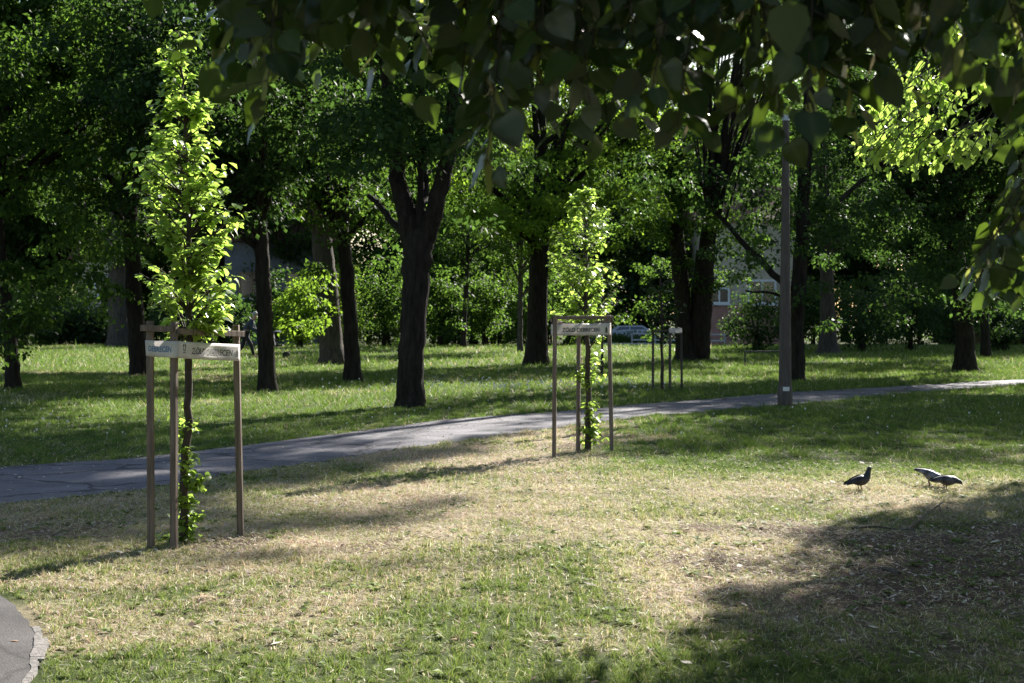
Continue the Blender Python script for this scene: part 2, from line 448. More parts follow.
def blades(n, y0, y1, hscale, wid, simple, dens_amt):
    xy = sample_xy(n, y0, y1)
    x, y = xy[:, 0], xy[:, 1]
    # clump the blades: pull part of them towards tuft centres
    cell = 0.11 if y1 < 30 else 0.35
    cxi = np.floor(x / cell); cyi = np.floor(y / cell)
    hx = vnoise(cxi * 7.31 + 3, cyi * 3.77 + 1, 91); hy = vnoise(cxi * 5.13 + 9, cyi * 8.91 + 4, 92)
    pull = RS.uniform(0.0, 0.75, len(x))
    x = x + ((cxi + hx) * cell - x) * pull; y = y + ((cyi + hy) * cell - y) * pull
    d = dryness(x, y); s = soil(x, y)
    dn = fbm(x * 2.2, y * 2.2, 61)
    keep = off_path(x, y, -0.10 * vnoise(x * 3, y * 3, 12)) & (RS.uniform(0, 1, len(x)) < np.clip(1.15 - 0.85 * s - dens_amt * np.clip(0.55 - dn, 0, 1) * 2.0, 0.04, 1))
    x, y, d, s = x[keep], y[keep], d[keep], s[keep]
    n = len(x)
    tuft = vnoise(np.floor(x / cell) * 1.7, np.floor(y / cell) * 2.3, 95)
    long_ = fbm(x * 0.8, y * 0.8, 71)
    h = hscale * (0.35 + 0.9 * tuft) * (0.5 + 1.0 * long_) * RS.uniform(0.5, 1.5, n) * (1.0 + 0.35 * (1 - d))
    h = h * (1 - 0.4 * s)
    stalk = RS.uniform(0, 1, n) < 0.012
    h = np.where(stalk, h * 1.9, h)
    ang = RS.uniform(0, 2 * np.pi, n)
    ca, sa = np.cos(ang), np.sin(ang)
    la = RS.uniform(0, 2 * np.pi, n); lean = RS.uniform(0.3, 1.5, n) * np.where(d > .6, 1.15, 0.85)
    lean = np.where(stalk, lean * .3, lean)
    lx, ly = np.cos(la) * lean * h, np.sin(la) * lean * h
    w = wid * RS.uniform(0.6, 1.4, n) * (0.8 + 0.5 * (y - y0) / max(1, y1 - y0))
    z0 = ground_z(x, y) - 0.004
    A = np.stack([x - ca * w / 2, y - sa * w / 2, z0], 1)
    B = np.stack([x + ca * w / 2, y + sa * w / 2, z0], 1)
    T = np.stack([x + lx, y + ly, z0 + h], 1)
    # colour: every blade is either green or dry straw, by local dryness
    r = RS.uniform(0, 1, n)
    isdry = r < (0.06 + 0.86 * d)
    g1 = np.array([0.085, 0.15, 0.022]); g2 = np.array([0.18, 0.27, 0.05])
    e1 = np.array([0.47, 0.425, 0.205]); e2 = np.array([0.50, 0.36, 0.28]); e3 = np.array([0.72, 0.66, 0.54])
    u = RS.uniform(0, 1, (n, 1))
    gc = g1 * (1 - u) + g2 * u
    ol = (np.array([0.10, 0.125, 0.04]) * (1 - u) + np.array([0.23, 0.285, 0.07]) * u)
    wn = 0.6 * sstep(21, 14, y)[:, None]
    gc = gc * (1 - wn) + ol * wn
    pk = np.clip(fbm(x * 0.7 + 5, y * 0.5, 81) * 2.2 - 0.6, 0, 1)[:, None]
    dc = e1 * (1 - pk) + e2 * pk
    lt = (RS.uniform(0, 1, (n, 1)) < 0.16)
    dc = np.where(lt, e3, dc)
    yg = np.array([0.36, 0.41, 0.10])
    half = np.clip(d * 1.2, 0, 1)[:, None] * RS.uniform(0, .8, (n, 1))
    gc = gc * (1 - half) + yg * half
    c = np.where(isdry[:, None], dc, gc) * RS.uniform(0.7, 1.2, (n, 1))
    if simple:
        V = np.stack([A, B, T], 1).reshape(-1, 3)
        F = np.arange(3 * n); N = np.full(n, 3); C = np.repeat(c, 3, 0)
    else:
        mx, my = lx * 0.35, ly * 0.35
        Cc = np.stack([x + mx + ca * w * .38, y + my + sa * w * .38, z0 + h * .6], 1)
        D = np.stack([x + mx - ca * w * .38, y + my - sa * w * .38, z0 + h * .6], 1)
        V = np.stack([A, B, Cc, D, T], 1).reshape(-1, 3)
        b = (np.arange(n) * 5)[:, None]
        F = np.concatenate([b + np.array([[0, 1, 2, 3]]), b + np.array([[3, 2, 4]])], 1).ravel()
        N = np.tile(np.array([4, 3]), n); C = np.repeat(c, 5, 0)
    return V, F, N, C

parts = [blades(330000, 7.0, 12.5, 0.024, 0.0040, False, 0.55),
         blades(330000, 12.5, 19.0, 0.026, 0.0055, True, 0.5),
         blades(240000, 19.0, 30.0, 0.042, 0.0085, True, 0.4),
         blades(240000, 30.0, 52.0, 0.062, 0.014, True, 0.3),
         blades(170000, 52.0, 92.0, 0.085, 0.030, True, 0.2)]
V = []; F = []; N = []; C = []; off = 0
for v, f, n, c in parts:
    V.append(v); F.append(f + off); N.append(n); C.append(c); off += len(v)
me = np_mesh('grass', np.concatenate(V), np.concatenate(F), np.concatenate(N), vcol=np.concatenate(C))
tag(link('grass', me, M['grass']), 'short park lawn, dry and straw coloured near the camera and greener beyond the path', 'grass', kind='stuff')
del V, F, N, C, parts

# broad leaved weeds in the lawn (low rosettes)
def rosettes(n, y0, y1, size):
    xy = sample_xy(n * 3, y0, y1)
    x, y = xy[:, 0], xy[:, 1]
    k = off_path(x, y) & (fbm(x * 1.1, y * 1.1, 44) > 0.52)
    x, y = x[k][:n], y[k][:n]
    m = 7
    x = np.repeat(x, m); y = np.repeat(y, m); n = len(x)
    a = RS.uniform(0, 2 * np.pi, n); L = size * RS.uniform(.5, 1.3, n); w = L * RS.uniform(.2, .4, n)
    ca, sa = np.cos(a), np.sin(a); z0 = ground_z(x, y) + 0.004
    up = RS.uniform(0.2, 0.8, n)
    b = np.stack([x, y, z0], 1)
    l = np.stack([x + ca * L * .5 - sa * w, y + sa * L * .5 + ca * w, z0 + L * up * .6], 1)
    r = np.stack([x + ca * L * .5 + sa * w, y + sa * L * .5 - ca * w, z0 + L * up * .6], 1)
    t = np.stack([x + ca * L, y + sa * L, z0 + L * up * .5], 1)
    V = np.stack([b, r, t, l], 1).reshape(-1, 3)
    u = RS.uniform(0, 1, (n, 1))
    c = np.array([.09, .14, .03]) * (1 - u) + np.array([.20, .25, .07]) * u
    return V, np.arange(4 * n), np.full(n, 4), np.repeat(c, 4, 0)
V, F, N, C = rosettes(1000, 7.2, 24, 0.05)
tag(link('clover', np_mesh('clover', V, F, N, vcol=C), M['grass']), 'low broad leaved weeds scattered in the dry lawn', 'weeds', kind='stuff')

# dry litter: small pale flakes and dead leaves
def litter(n, y0, y1, onpath=False):
    xy = sample_xy(n, y0, y1)
    x, y = xy[:, 0], xy[:, 1]
    s = soil(x, y); d = dryness(x, y)
    k = off_path(x, y, -.3) & (RS.uniform(0, 1, n) < 0.12 + 0.5 * d * .6 + s * .7)
    if onpath: k = ~off_path(x, y, .1) & (RS.uniform(0, 1, n) < .15 + .85 * (fbm(x * .8, y * .8, 58) > .55))
    x, y, s = x[k], y[k], s[k]; n = len(x)
    a = RS.uniform(0, 2 * np.pi, n); L = RS.uniform(.007, .026, n) * np.where(RS.uniform(0, 1, n) < .05, 2.0, 1); w = L * RS.uniform(.25, .6, n)
    z0 = ground_z(x, y) + RS.uniform(0.004, 0.02, n); tl = RS.uniform(-.6, .6, n) * L
    ca, sa = np.cos(a), np.sin(a)
    p = lambda u, v, dz: np.stack([x + ca * u - sa * v, y + sa * u + ca * v, z0 + dz], 1)
    V = np.stack([p(-L, 0 * L, 0 * L), p(0 * L, -w, tl * .5 + .004), p(L, 0 * L, tl), p(0 * L, w, tl * .3)], 1).reshape(-1, 3)
    pal = np.array([[.45, .36, .28], [.62, .56, .48], [.2, .13, .09], [.34, .22, .15], [.16, .11, .08]])
    c = pal[RS.randint(0, 5, n)] * RS.uniform(.7, 1.2, (n, 1))
    return V, np.arange(4 * n), np.full(n, 4), np.repeat(c, 4, 0)
V, F, N, C = litter(60000, 7.0, 22)
def straws(n, y0, y1):
    xy = sample_xy(n, y0, y1); x, y = xy[:, 0], xy[:, 1]
    d = dryness(x, y); k = off_path(x, y, 0) & (RS.uniform(0, 1, n) < .15 + .85 * d)
    x, y = x[k], y[k]; n = len(x)
    a = RS.uniform(0, 2 * np.pi, n); L = RS.uniform(.012, .038, n); w = RS.uniform(.0010, .0024, n) * (.7 + y / 25)
    z0 = ground_z(x, y) + RS.uniform(.004, .026, n); tl = RS.uniform(-.35, .35, n) * L
    ca, sa = np.cos(a), np.sin(a)
    p = lambda u, v, dz: np.stack([x + ca * u - sa * v, y + sa * u + ca * v, z0 + dz], 1)
    V = np.stack([p(-L, -w, -tl), p(-L, w, -tl), p(L, w, tl), p(L, -w, tl)], 1).reshape(-1, 3)
    pal = np.array([[.58, .52, .31], [.55, .42, .32], [.68, .62, .50], [.42, .36, .20], [.42, .45, .16], [.36, .42, .12]])
    c = pal[RS.randint(0, 6, n)] * RS.uniform(.65, 1.15, (n, 1))
    return V, np.arange(4 * n), np.full(n, 4), np.repeat(c, 4, 0)
v2, f2, n2, c2 = straws(170000, 7.0, 21)
F = np.concatenate([F, f2 + len(V)]); V = np.concatenate([V, v2]); N = np.concatenate([N, n2]); C = np.concatenate([C, c2])
v2, f2, n2, c2 = litter(26000, 7.0, 36, True)
F = np.concatenate([F, f2 + len(V)]); V = np.concatenate([V, v2]); N = np.concatenate([N, n2]); C = np.concatenate([C, c2])
tag(link('leaf_litter', np_mesh('leaf_litter', V, F, N, vcol=C), M['litter']), 'pale dry leaf flakes and bits of bark lying in the thin lawn', 'leaf litter', kind='stuff')

# white seed heads in the far lawn
def heads(specs):
    V = []; F = []; n = 0
    for (x, y, h, r) in specs:
        for a in range(2):
            ang = random.uniform(0, math.pi); c, s = math.cos(ang) * r, math.sin(ang) * r
            V += [(x - c, y - s, h - r), (x + c, y + s, h - r), (x + c, y + s, h + r), (x - c, y - s, h + r)]
            F.append((n, n + 1, n + 2, n + 3)); n += 4
        V += [(x - .001, y, 0), (x + .001, y, 0), (x, y, h)]; F.append((n, n + 1, n + 2)); n += 3
    me = bpy.data.meshes.new('seed_heads'); me.from_pydata(V, [], F); return me
sp = []
for _ in range(230):
    px, py = random.gauss(500, 90), random.gauss(388, 4)
    if py < 378: continue
    g = G(px, py); sp.append((g[0], g[1], random.uniform(.08, .16), random.uniform(.010, .020)))
for _ in range(240):
    px, py = random.uniform(0, 1024), random.uniform(350, 440)
    g = G(px, py)
    if off_path(np.array([g[0]]), np.array([g[1]]), .2)[0]: sp.append((g[0], g[1], random.uniform(.04, .11), random.uniform(.006, .014)))
tag(link('seed_heads', heads(sp), M['white']), 'white seed heads standing over the green lawn beyond the path', 'wildflowers', kind='stuff')

# ------------------------------------------------------------------ leaves
def norm(v): return v / np.maximum(np.linalg.norm(v, axis=1, keepdims=True), 1e-9)
# templates: (x across, y along, z lift); faces
T_BG = (np.array([[0, 0, 0], [.34, .45, .07], [0, 1, -.08], [-.34, .45, .07]]), [(0, 1, 2), (0, 2, 3)])
T_MID = (np.array([[0, 0, 0], [.30, .18, .05], [.36, .5, .06], [0, 1.0, -.16], [-.36, .5, .06], [-.30, .18, .05], [0, .5, 0]]),
         [(0, 1, 2, 6), (6, 2, 3), (0, 6, 4, 5), (6, 3, 4)])
def heart(n=9):
    # half outline of a linden leaf
    pts = [(0.0, 0.0), (.13, -.07), (.27, -.06), (.38, .03), (.44, .17), (.45, .32), (.41, .47), (.32, .62), (.20, .77), (.09, .89), (0.0, 1.04)]
    v = []; f = []
    m = len(pts)
    for (x, y) in pts: v.append((0, max(y, 0) if x else y, -0.10 * y * y))       # midrib
    for sgn in (1, -1):
        b = len(v)
        for i, (x, y) in enumerate(pts):
            j = 1 + 0.03 * (i % 2)
            v.append((sgn * x * .5, y, 0.10 * x - .10 * y * y + .015 * math.sin(i * 2)))
        c = len(v)
        for i, (x, y) in enumerate(pts):
            v.append((sgn * x * (1.03 if i % 2 else .99), y, 0.13 * x - .30 * x * x - .10 * y * y + .02 * math.sin(i * 1.7)))
        for i in range(1, m - 1):
            q1 = (i, b + i, b + i + 1, i + 1); q2 = (b + i, c + i, c + i + 1, b + i + 1)
            if sgn < 0: q1 = q1[::-1]; q2 = q2[::-1]
            f += [q1, q2]
        q1 = (0, b + 1, 1); q2 = (0, c + 1, b + 1)
        if sgn < 0: q1 = q1[::-1]; q2 = q2[::-1]
        f += [q1, q2]
    return np.array(v), f
T_FORE = heart()
T_STRIP = (np.array([[-.09, 0, 0], [.09, 0, 0], [.11, .5, .08], [-.11, .5, .08], [.06, 1, -.05], [-.06, 1, -.05]]), [(0, 1, 2, 3), (3, 2, 4, 5)])

def leaf_mesh(name, pos, axis, nrm, size, tmpl, origin=(0, 0, 0), smooth=False, seed=None):
    tv, tf = tmpl
    pos = np.asarray(pos) - np.asarray(origin)
    a = norm(np.asarray(axis)); n = np.asarray(nrm); n = norm(n - a * (n * a).sum(1, keepdims=True)); s = np.cross(a, n)
    sz = np.asarray(size).reshape(-1, 1, 1)
    V = pos[:, None, :] + sz * (tv[None, :, 0:1] * s[:, None] + tv[None, :, 1:2] * a[:, None] + tv[None, :, 2:3] * n[:, None])
    k = len(tv); m = len(pos)
    flat = np.concatenate([np.array(f) for f in tf]); cnt = np.array([len(f) for f in tf])
    F = (np.arange(m)[:, None] * k + flat[None]).ravel()
    r = np.repeat(RS.uniform(0, 1, m), len(tf))
    me = np_mesh(name, V.reshape(-1, 3), F, np.tile(cnt, m), fattr=r, smooth=smooth)
    if tmpl is T_FORE:
        a_ = me.attributes.new('rib', 'FLOAT', 'POINT')
        rb = np.zeros(k); rb[:11] = 1.0; rb[11:22] = .12 + .22 * (np.arange(11) % 2)
        a_.data.foreach_set('value', np.tile(rb, m).astype(np.float32))
    return me

def clump_leaves(centers, per, rad, flat, size, droop=0.5, outward=None):
    """sprays of leaves around clump centres. rad: (n,) radius"""
    n = len(centers)
    idx = np.repeat(np.arange(n), per)
    m = len(idx)
    d = RS.normal(0, 1, (m, 3)); d = norm(d) * (RS.uniform(0, 1, (m, 1)) ** 0.45)
    ax = RS.normal(0, 1, (n, 3)); ax[:, 2] *= .3                       # tilt of each spray
    off = d * np.asarray(rad)[idx][:, None]
    off[:, 2] *= flat
    tilt = (ax[idx][:, 0] * off[:, 0] + ax[idx][:, 1] * off[:, 1]) * .25
    off[:, 2] += tilt - 0.25 * (off[:, 0] ** 2 + off[:, 1] ** 2) / np.maximum(np.asarray(rad)[idx], .1)
    pos = centers[idx] + off
    axis = d * np.array([1, 1, .3]) + RS.normal(0, .45, (m, 3)); axis[:, 2] -= droop
    nrm = RS.normal(0, .45, (m, 3)); nrm[:, 2] += 1
    return pos, axis, nrm, size * RS.uniform(.65, 1.25, m)

# ------------------------------------------------------------------ trees
def bezier(p0, p1, p2, n):
    t = np.linspace(0, 1, n)[:, None]
    return (1 - t) ** 2 * p0 + 2 * t * (1 - t) * p1 + t ** 2 * p2

def limb_system(starts, center, radii, nl, rng, low_cut=None):
    """limbs from the points of a trunk to points in the crown; returns tubes and clump centres"""
    tubes = []; cl = []
    for k in range(nl):
        u = norm(rng.normal(0, 1, (1, 3)))[0]
        u[2] = abs(u[2]) * 0.9 - 0.45 if k % 3 else u[2]
        e = center + u * radii * rng.uniform(.7, 1.0)
        # start: trunk point below the end
        zs = [s for s in starts if s[0][2] < e[2] - 0.2]
        if not zs: zs = starts[:1]
        s, r = zs[rng.randint(max(0, len(zs) - 5), len(zs))] if len(zs) > 1 else zs[0]
        L = np.linalg.norm(e - s)
        c = s + (e - s) * .45 + np.array([0, 0, .16 * L])
        pl = bezier(s, c, e, 7)
        r0 = min(r * .55, 0.022 * L + .02)
        tubes.append((pl, np.linspace(r0, .012, 7)))
        for j in range(2, 7):
            for _ in range(2 if j < 5 else 3):
                q = pl[j] + rng.normal(0, 1, 3) * np.array([.75, .75, .5]) * (0.55 + .1 * L * .4)
                tubes.append((bezier(pl[j], (pl[j] + q) / 2 + np.array([0, 0, .12]), q, 3), np.array([.016, .011, .006])))
                cl.append(q)
        cl.append(e)
    return tubes, np.array(cl)

def make_tree(name, label, trunk_px=None, base=None, height=12.0, crown=(7.5, 4.2, 5.0), nl=22, per=92, leaf=.13, mat='leaf_tree',
              bark='bark', extra_limbs=(), sprays=(), seed=1, cat='tree', group=None, trunk_r=None, flare=1.35, coff=(0, 0), clr=.55, low=0, sun_gaps=(), extra=()):
    """crown: (centre height, horizontal radius, vertical radius)"""
    rng = np.random.RandomState(seed)
    if trunk_px:
        g = G(trunk_px[0][0], trunk_px[0][1]); d = g[1]
        pts = [P(p[0], p[1], d) for p in trunk_px]; rad = [p[2] * d / FPX / 2 for p in trunk_px]
        base = g
    else:
        base = np.array([base[0], base[1], dip(base[1])]); d = base[1]
        r = trunk_r or .2
        pts = [base, base + [rng.uniform(-.15, .15), rng.uniform(-.15, .15), 1.5], base + [rng.uniform(-.3, .3), rng.uniform(-.3, .3), 3.2]]; rad = [r, r * .85, r * .75]
    root = empty(name, base, label, cat, group)
    top = np.array([base[0] * .3 + pts[-1][0] * .7 + coff[0], pts[-1][1] + coff[1], height * .93])
    lead = bezier(pts[-1], (pts[-1] + top) / 2 + rng.normal(0, .25, 3), top, 8)
    mb = MB()
    tp = [np.array([pts[0][0], pts[0][1], base[2] - .1])]; tr = [rad[0] * flare * 1.08]
    full = list(pts); fr = list(rad)
    # densify the trunk
    dp = []; dr = []
    for i in range(len(full) - 1):
        for t in np.linspace(0, 1, 6)[:-1]:
            dp.append(full[i] * (1 - t) + full[i + 1] * t); dr.append(fr[i] * (1 - t) + fr[i + 1] * t)
    dp.append(full[-1]); dr.append(fr[-1])
    for p, r in zip(dp, dr):
        hh = p[2] - base[2]
        tp.append(p + rng.normal(0, .012, 3) * np.array([1, 1, 0])); tr.append(r * (1 + (flare - 1) * math.exp(-hh * 4.5)))
    lr = np.linspace(rad[-1], .03, 8)
    for p, r in zip(lead[1:], lr[1:]): tp.append(p); tr.append(r)
    mb.tube(tp, tr, n=14, jit=.05)
    starts = [(p, r) for p, r in zip(dp + list(lead), dr + list(lr)) if p[2] > max(1.8, crown[0] - crown[2] * 1.05)]
    starts.sort(key=lambda s: s[0][2])
    cen = np.array([top[0] * .5 + pts[-1][0] * .5, top[1], crown[0]]); rad3 = np.array([crown[1], crown[1], crown[2]])
    cls = []
    for lp, w0, w1 in extra_limbs:          # limbs drawn in the photograph's view at the trunk's own distance (+ offset in depth)
        pp = [P(a, b, d + dd) for a, b, dd in lp]
        dense = []
        for i in range(len(pp) - 1):
            for t in np.linspace(0, 1, 5)[:-1]: dense.append(pp[i] * (1 - t) + pp[i + 1] * t)
        dense.append(pp[-1])
        rr = np.linspace(w0 * d / FPX / 2, w1 * d / FPX / 2, len(dense))
        mb.tube([p + rng.normal(0, .015, 3) for p in dense], rr, n=10, jit=.04)
        starts += [(p, r) for p, r in zip(dense, rr) if p[2] > 2.5]
        for p in dense[len(dense) // 3:]: cls.append(p + rng.normal(0, .5, 3))
    starts.sort(key=lambda s: s[0][2])
    tubes, cl = limb_system(starts, cen, rad3, nl, rng)
    for pl, r in tubes: mb.tube(pl, r, n=6, caps=False)
    mb.build('trunk', M[bark], root, base, smooth=True)
    cl = np.concatenate([cl, np.array(cls)]) if cls else cl
    if len(extra): cl = np.concatenate([cl, np.array(extra)])
    sv = np.array([math.sin(SUN_AZ) * math.cos(SUN_EL), math.cos(SUN_AZ) * math.cos(SUN_EL), math.sin(SUN_EL)])
    for q, rq in sun_gaps:                      # clumps cleared along the sun's line so the given points stay lit
        r_ = cl - q; pl = r_ - (r_ @ sv)[:, None] * sv
        cl = cl[np.linalg.norm(pl, axis=1) > rq]
    if low: cl = cl[cl[:, 2] > low]
    if len(sprays):
        sp = []
        for (px, py, dd, n, sx, sy) in sprays:   # low hanging sprays: centre in view, depth, count, spread in px
            for _ in range(n):
                sp.append(P(px + rng.normal(0, sx), py + rng.normal(0, sy), d + dd + rng.normal(0, 1.0)))
        cl = np.concatenate([cl, np.array(sp)])
    cl = cl[cl[:, 2] > .8]
    pos, ax, nr, sz = clump_leaves(cl, per, rng.uniform(clr * .65, clr * 1.3, len(cl)), .42, leaf)
    link('crown', leaf_mesh('crown', pos, ax, nr, sz, T_BG, origin=base), M[mat], root)
    return root

make_tree('tree', 'thin dark trunk under drooping green branches at the western edge',
          [(14, 390, 15), (11, 350, 13), (4, 280, 12), (-4, 200, 11)], height=11, crown=(6.5, 4.3, 4.8), nl=26, sprays=[(20, 290, -2, 22, 30, 30), (60, 200, -2, 24, 50, 45), (90, 120, -2, 20, 50, 40), (30, 60, -1, 14, 40, 40)], seed=3, leaf=.14, mat='leaf_tree')
make_tree('tree', 'dark straight trunk behind the banner and the leafy young tree in the wooden frame',
          [(140, 375, 18), (134, 300, 17), (130, 220, 16), (127, 120, 14)], height=13, crown=(8, 4.8, 5.2), nl=24, sprays=[(88, 285, 0, 5, 14, 8), (110, 240, 0, 10, 25, 20), (170, 110, 0, 16, 40, 40)], seed=4)
make_tree('tree', 'straight dark trunk between the nearer banner and a bright low branch',
          [(268, 392, 17), (266, 340, 16), (263, 280, 15), (260, 230, 14)], height=12, crown=(7.4, 4.2, 4.6), nl=24, sprays=[(262, 190, 0, 14, 40, 25)], seed=5, mat='leaf_cool')
make_tree('tree', 'thick brown leaning trunk just behind a thinner dark trunk with bright leaves',
          [(333, 365, 25), (329, 320, 23), (326, 275, 21), (322, 240, 20)], height=14, crown=(8.8, 5, 5.5), nl=26, sprays=[(308, 285, -1, 9, 16, 16), (312, 320, -1, 5, 10, 9), (345, 170, -2, 22, 55, 30)], seed=6, mat='leaf_fresh', bark='bark_pale')
make_tree('tree', 'slim dark trunk in front of the thick brown trunk, next to the forked tree',
          [(353, 382, 17), (351, 330, 15), (347, 270, 14), (342, 225, 13)], height=12, crown=(7.4, 4.4, 4.5), nl=24, sprays=[(340, 200, 0, 14, 40, 25)], seed=7)
make_tree('tree', 'big dark tree with forked trunk standing beside the path in the middle',
          [(410, 407, 29), (411, 370, 26), (413, 320, 26), (417, 270, 28), (419, 240, 31), (420, 222, 16), (421, 200, 7)], height=12.5, crown=(8.0, 4.8, 4.4), nl=30,
          extra_limbs=[([(413, 245, 0), (405, 210, 0), (399, 180, .2), (392, 130, .5), (385, 60, 1)], 22, 12), ([(424, 245, 0), (435, 205, -.2), (446, 172, -.3), (452, 110, -.6), (465, 40, -1)], 20, 11),
                       ([(411, 245, 0), (396, 225, .3), (384, 212, .5), (370, 195, .8)], 9, 5), ([(417, 225, .2), (424, 195, .8), (424, 150, 1.2)], 11, 7)],
          sprays=[(370, 150, 3, 24, 50, 30), (430, 120, 3, 24, 50, 30), (410, 120, -1.5, 26, 45, 18), (340, 140, 0, 12, 16, 20)], seed=8, low=4.5, flare=1.12, mat='leaf_cool', leaf=.12)
make_tree('tree', 'tall brown trunk just beside the farther banner, lit leaves round its top',
          [(537, 365, 23), (537, 320, 20), (539, 270, 19), (541, 220, 17)], height=14, crown=(8.6, 5, 5.4), nl=26, sprays=[(550, 195, -3, 16, 45, 16), (520, 215, -3, 8, 22, 12), (600, 190, -3, 14, 40, 18)], seed=9, mat='leaf_fresh')
make_tree('tree', 'double stemmed dark tree with two trunks growing from one base beyond the path',
          [(688, 361, 24), (683, 320, 17), (680, 270, 16), (675, 220, 15)], height=13.5, crown=(8.8, 5, 5), nl=26,
          extra_limbs=[([(697, 361, 0), (701, 320, 0), (704, 280, 0), (708, 235, 0), (715, 180, .4)], 24, 13), ([(681, 245, 0), (665, 232, -.3), (648, 224, -.5), (635, 226, -.7)], 8, 4), ([(694, 330, 0.2), (696, 290, .2), (700, 250, .2)], 9, 8)],
          sprays=[(690, 215, -1, 24, 45, 25), (735, 275, 3, 6, 14, 8), (742, 242, 4, 16, 24, 13), (650, 285, 6, 12, 22, 22)], seed=10, mat='leaf_tree')
# unseen clumps added to the tall tree to throw a shade band on the lawn
rngb = np.random.RandomState(31)
SV = np.array([math.sin(SUN_AZ) * math.cos(SUN_EL), math.cos(SUN_AZ) * math.cos(SUN_EL), math.sin(SUN_EL)])
shade_clumps = []
for _ in range(120):
    t_ = rngb.uniform(-.12, .95); q = np.array([-3.4, 12.4, 0]) * (1 - t_) + np.array([.3, 22.4, 0]) * t_
    q = q + np.array([-.94, .35, 0]) * rngb.uniform(.35, 1.0 + 1.4 * (1 - t_)) 
    tt = (39.5 + rngb.normal(0, .8) - q[1]) / SV[1]
    shade_clumps.append(q + SV * tt)
make_tree('tree', 'dark trunk close behind the concrete post, one long bough reaching west',
          [(797, 381, 14), (797, 330, 13), (800, 270, 15), (804, 210, 13)], height=20.5, crown=(15.6, 5.6, 4.8), nl=70, coff=(0, -3), low=10.9, extra=shade_clumps, sun_gaps=[(P(585, 215, 20.5), .8), (P(585, 270, 20.5), .8), (P(588, 320, 20.5), .7), (P(186, 90, 12.4), .9), (P(188, 170, 12.4), .9), (P(190, 250, 12.4), .9), (P(190, 320, 12.4), .8)],
          extra_limbs=[([(799, 300, 0), (780, 280, 0), (755, 255, .2), (725, 222, .5), (705, 200, .8)], 8, 4), ([(798, 305, 0), (775, 293, .4), (745, 290, .8)], 4, 2)],
          sprays=[(760, 200, 0, 18, 40, 28), (840, 230, 0, 22, 30, 34), (720, 170, 0, 16, 40, 25)], seed=12, mat='leaf_cool')
make_tree('tree', 'pale grey straight trunk behind the lamp post against dark bushes',
          [(828, 354, 19), (828, 330, 16), (827, 290, 14), (826, 250, 13)], height=14, crown=(9, 5, 5), nl=22, sprays=[(835, 235, 0, 6, 14, 10)], seed=13, mat='leaf_cool', bark='bark_pale', flare=1.6)
make_tree('tree', 'stout dark trunk beside the path below the hanging linden leaves',
          [(965, 371, 22), (965, 340, 19), (962, 300, 18), (955, 250, 17)], height=15, crown=(9.2, 5.2, 5.6), nl=44, sprays=[(900, 210, 0, 26, 50, 40), (905, 320, 2, 5, 14, 14), (955, 250, -3, 30, 30, 22), (1000, 270, -2, 14, 20, 22), (985, 200, -2, 24, 30, 40), (880, 150, 0, 20, 50, 40)], seed=14, mat='leaf_cool')
make_tree('tree', 'thin dark trunk standing close behind the stout trunk beside the path',
          [(986, 358, 10), (985, 330, 9), (983, 290, 9), (980, 240, 8)], height=11, crown=(7, 4, 4.4), nl=18, sprays=[(1000, 240, 0, 14, 30, 30), (1000, 325, 2, 6, 12, 12)], seed=15, mat='leaf_cool')
make_tree('tree', 'wide grey trunk far back beside the dark shrubs, behind the thin dark trunk',
          [(119, 347, 22), (119, 320, 21), (118, 280, 20), (116, 230, 18)], height=16, crown=(10, 5.5, 6), nl=22, seed=16, mat='leaf_tree', bark='bark_pale', sprays=[(90, 180, -3, 20, 50, 50)])
make_tree('tree', 'dark far trunk among deep shrubs with a pale wall showing beside it',
          [(66, 338, 12), (66, 310, 11), (66, 280, 10), (64, 240, 10)], height=15, crown=(9, 5.5, 6), nl=20, seed=17, mat='leaf_tree', sprays=[(40, 200, -3, 16, 40, 50)])
make_tree('tree', 'slender dark stem on the far lawn between the forked tree and the tall trunk',
          [(463, 348, 6), (464, 325, 5), (466, 290, 5), (468, 250, 4)], height=10, crown=(5.6, 3.6, 4.2), nl=20, seed=18, mat='leaf_tree', sprays=[(470, 260, 0, 14, 30, 30)])
make_tree('tree', 'grey stem with pale foot close to the tall brown trunk on the far lawn',
          [(520, 352, 6), (520, 330, 5), (520, 300, 5), (521, 260, 5)], height=11, crown=(6.2, 3.6, 4.4), nl=18, seed=19, mat='leaf_tree', bark='bark_pale', sprays=[(505, 250, 1, 12, 25, 35)])
# first three trees are added outside the frame, sunward, to shade the lawn
for i, (x, y, h, r, lab) in enumerate([(14.7, 43, 13.3, 4.8, 'tall tree added beyond the end of the path to shade the lawn, the nearest one'), (19, 44.5, 16, 4.2, 'tall tree added beyond the end of the path to shade the lawn, beside the nearest one'), (22, 50, 14, 5, 'tall tree added beyond the end of the path to shade the lawn, the farthest one'),
                                  (-16, 44, 13, 5, 'broad park tree beside the far western lawn')]):
    make_tree('tree', lab, None, (x, y), height=h, crown=(h * .68, r, h * .31), nl=32, seed=40 + i, trunk_r=.24, mat='leaf_tree')

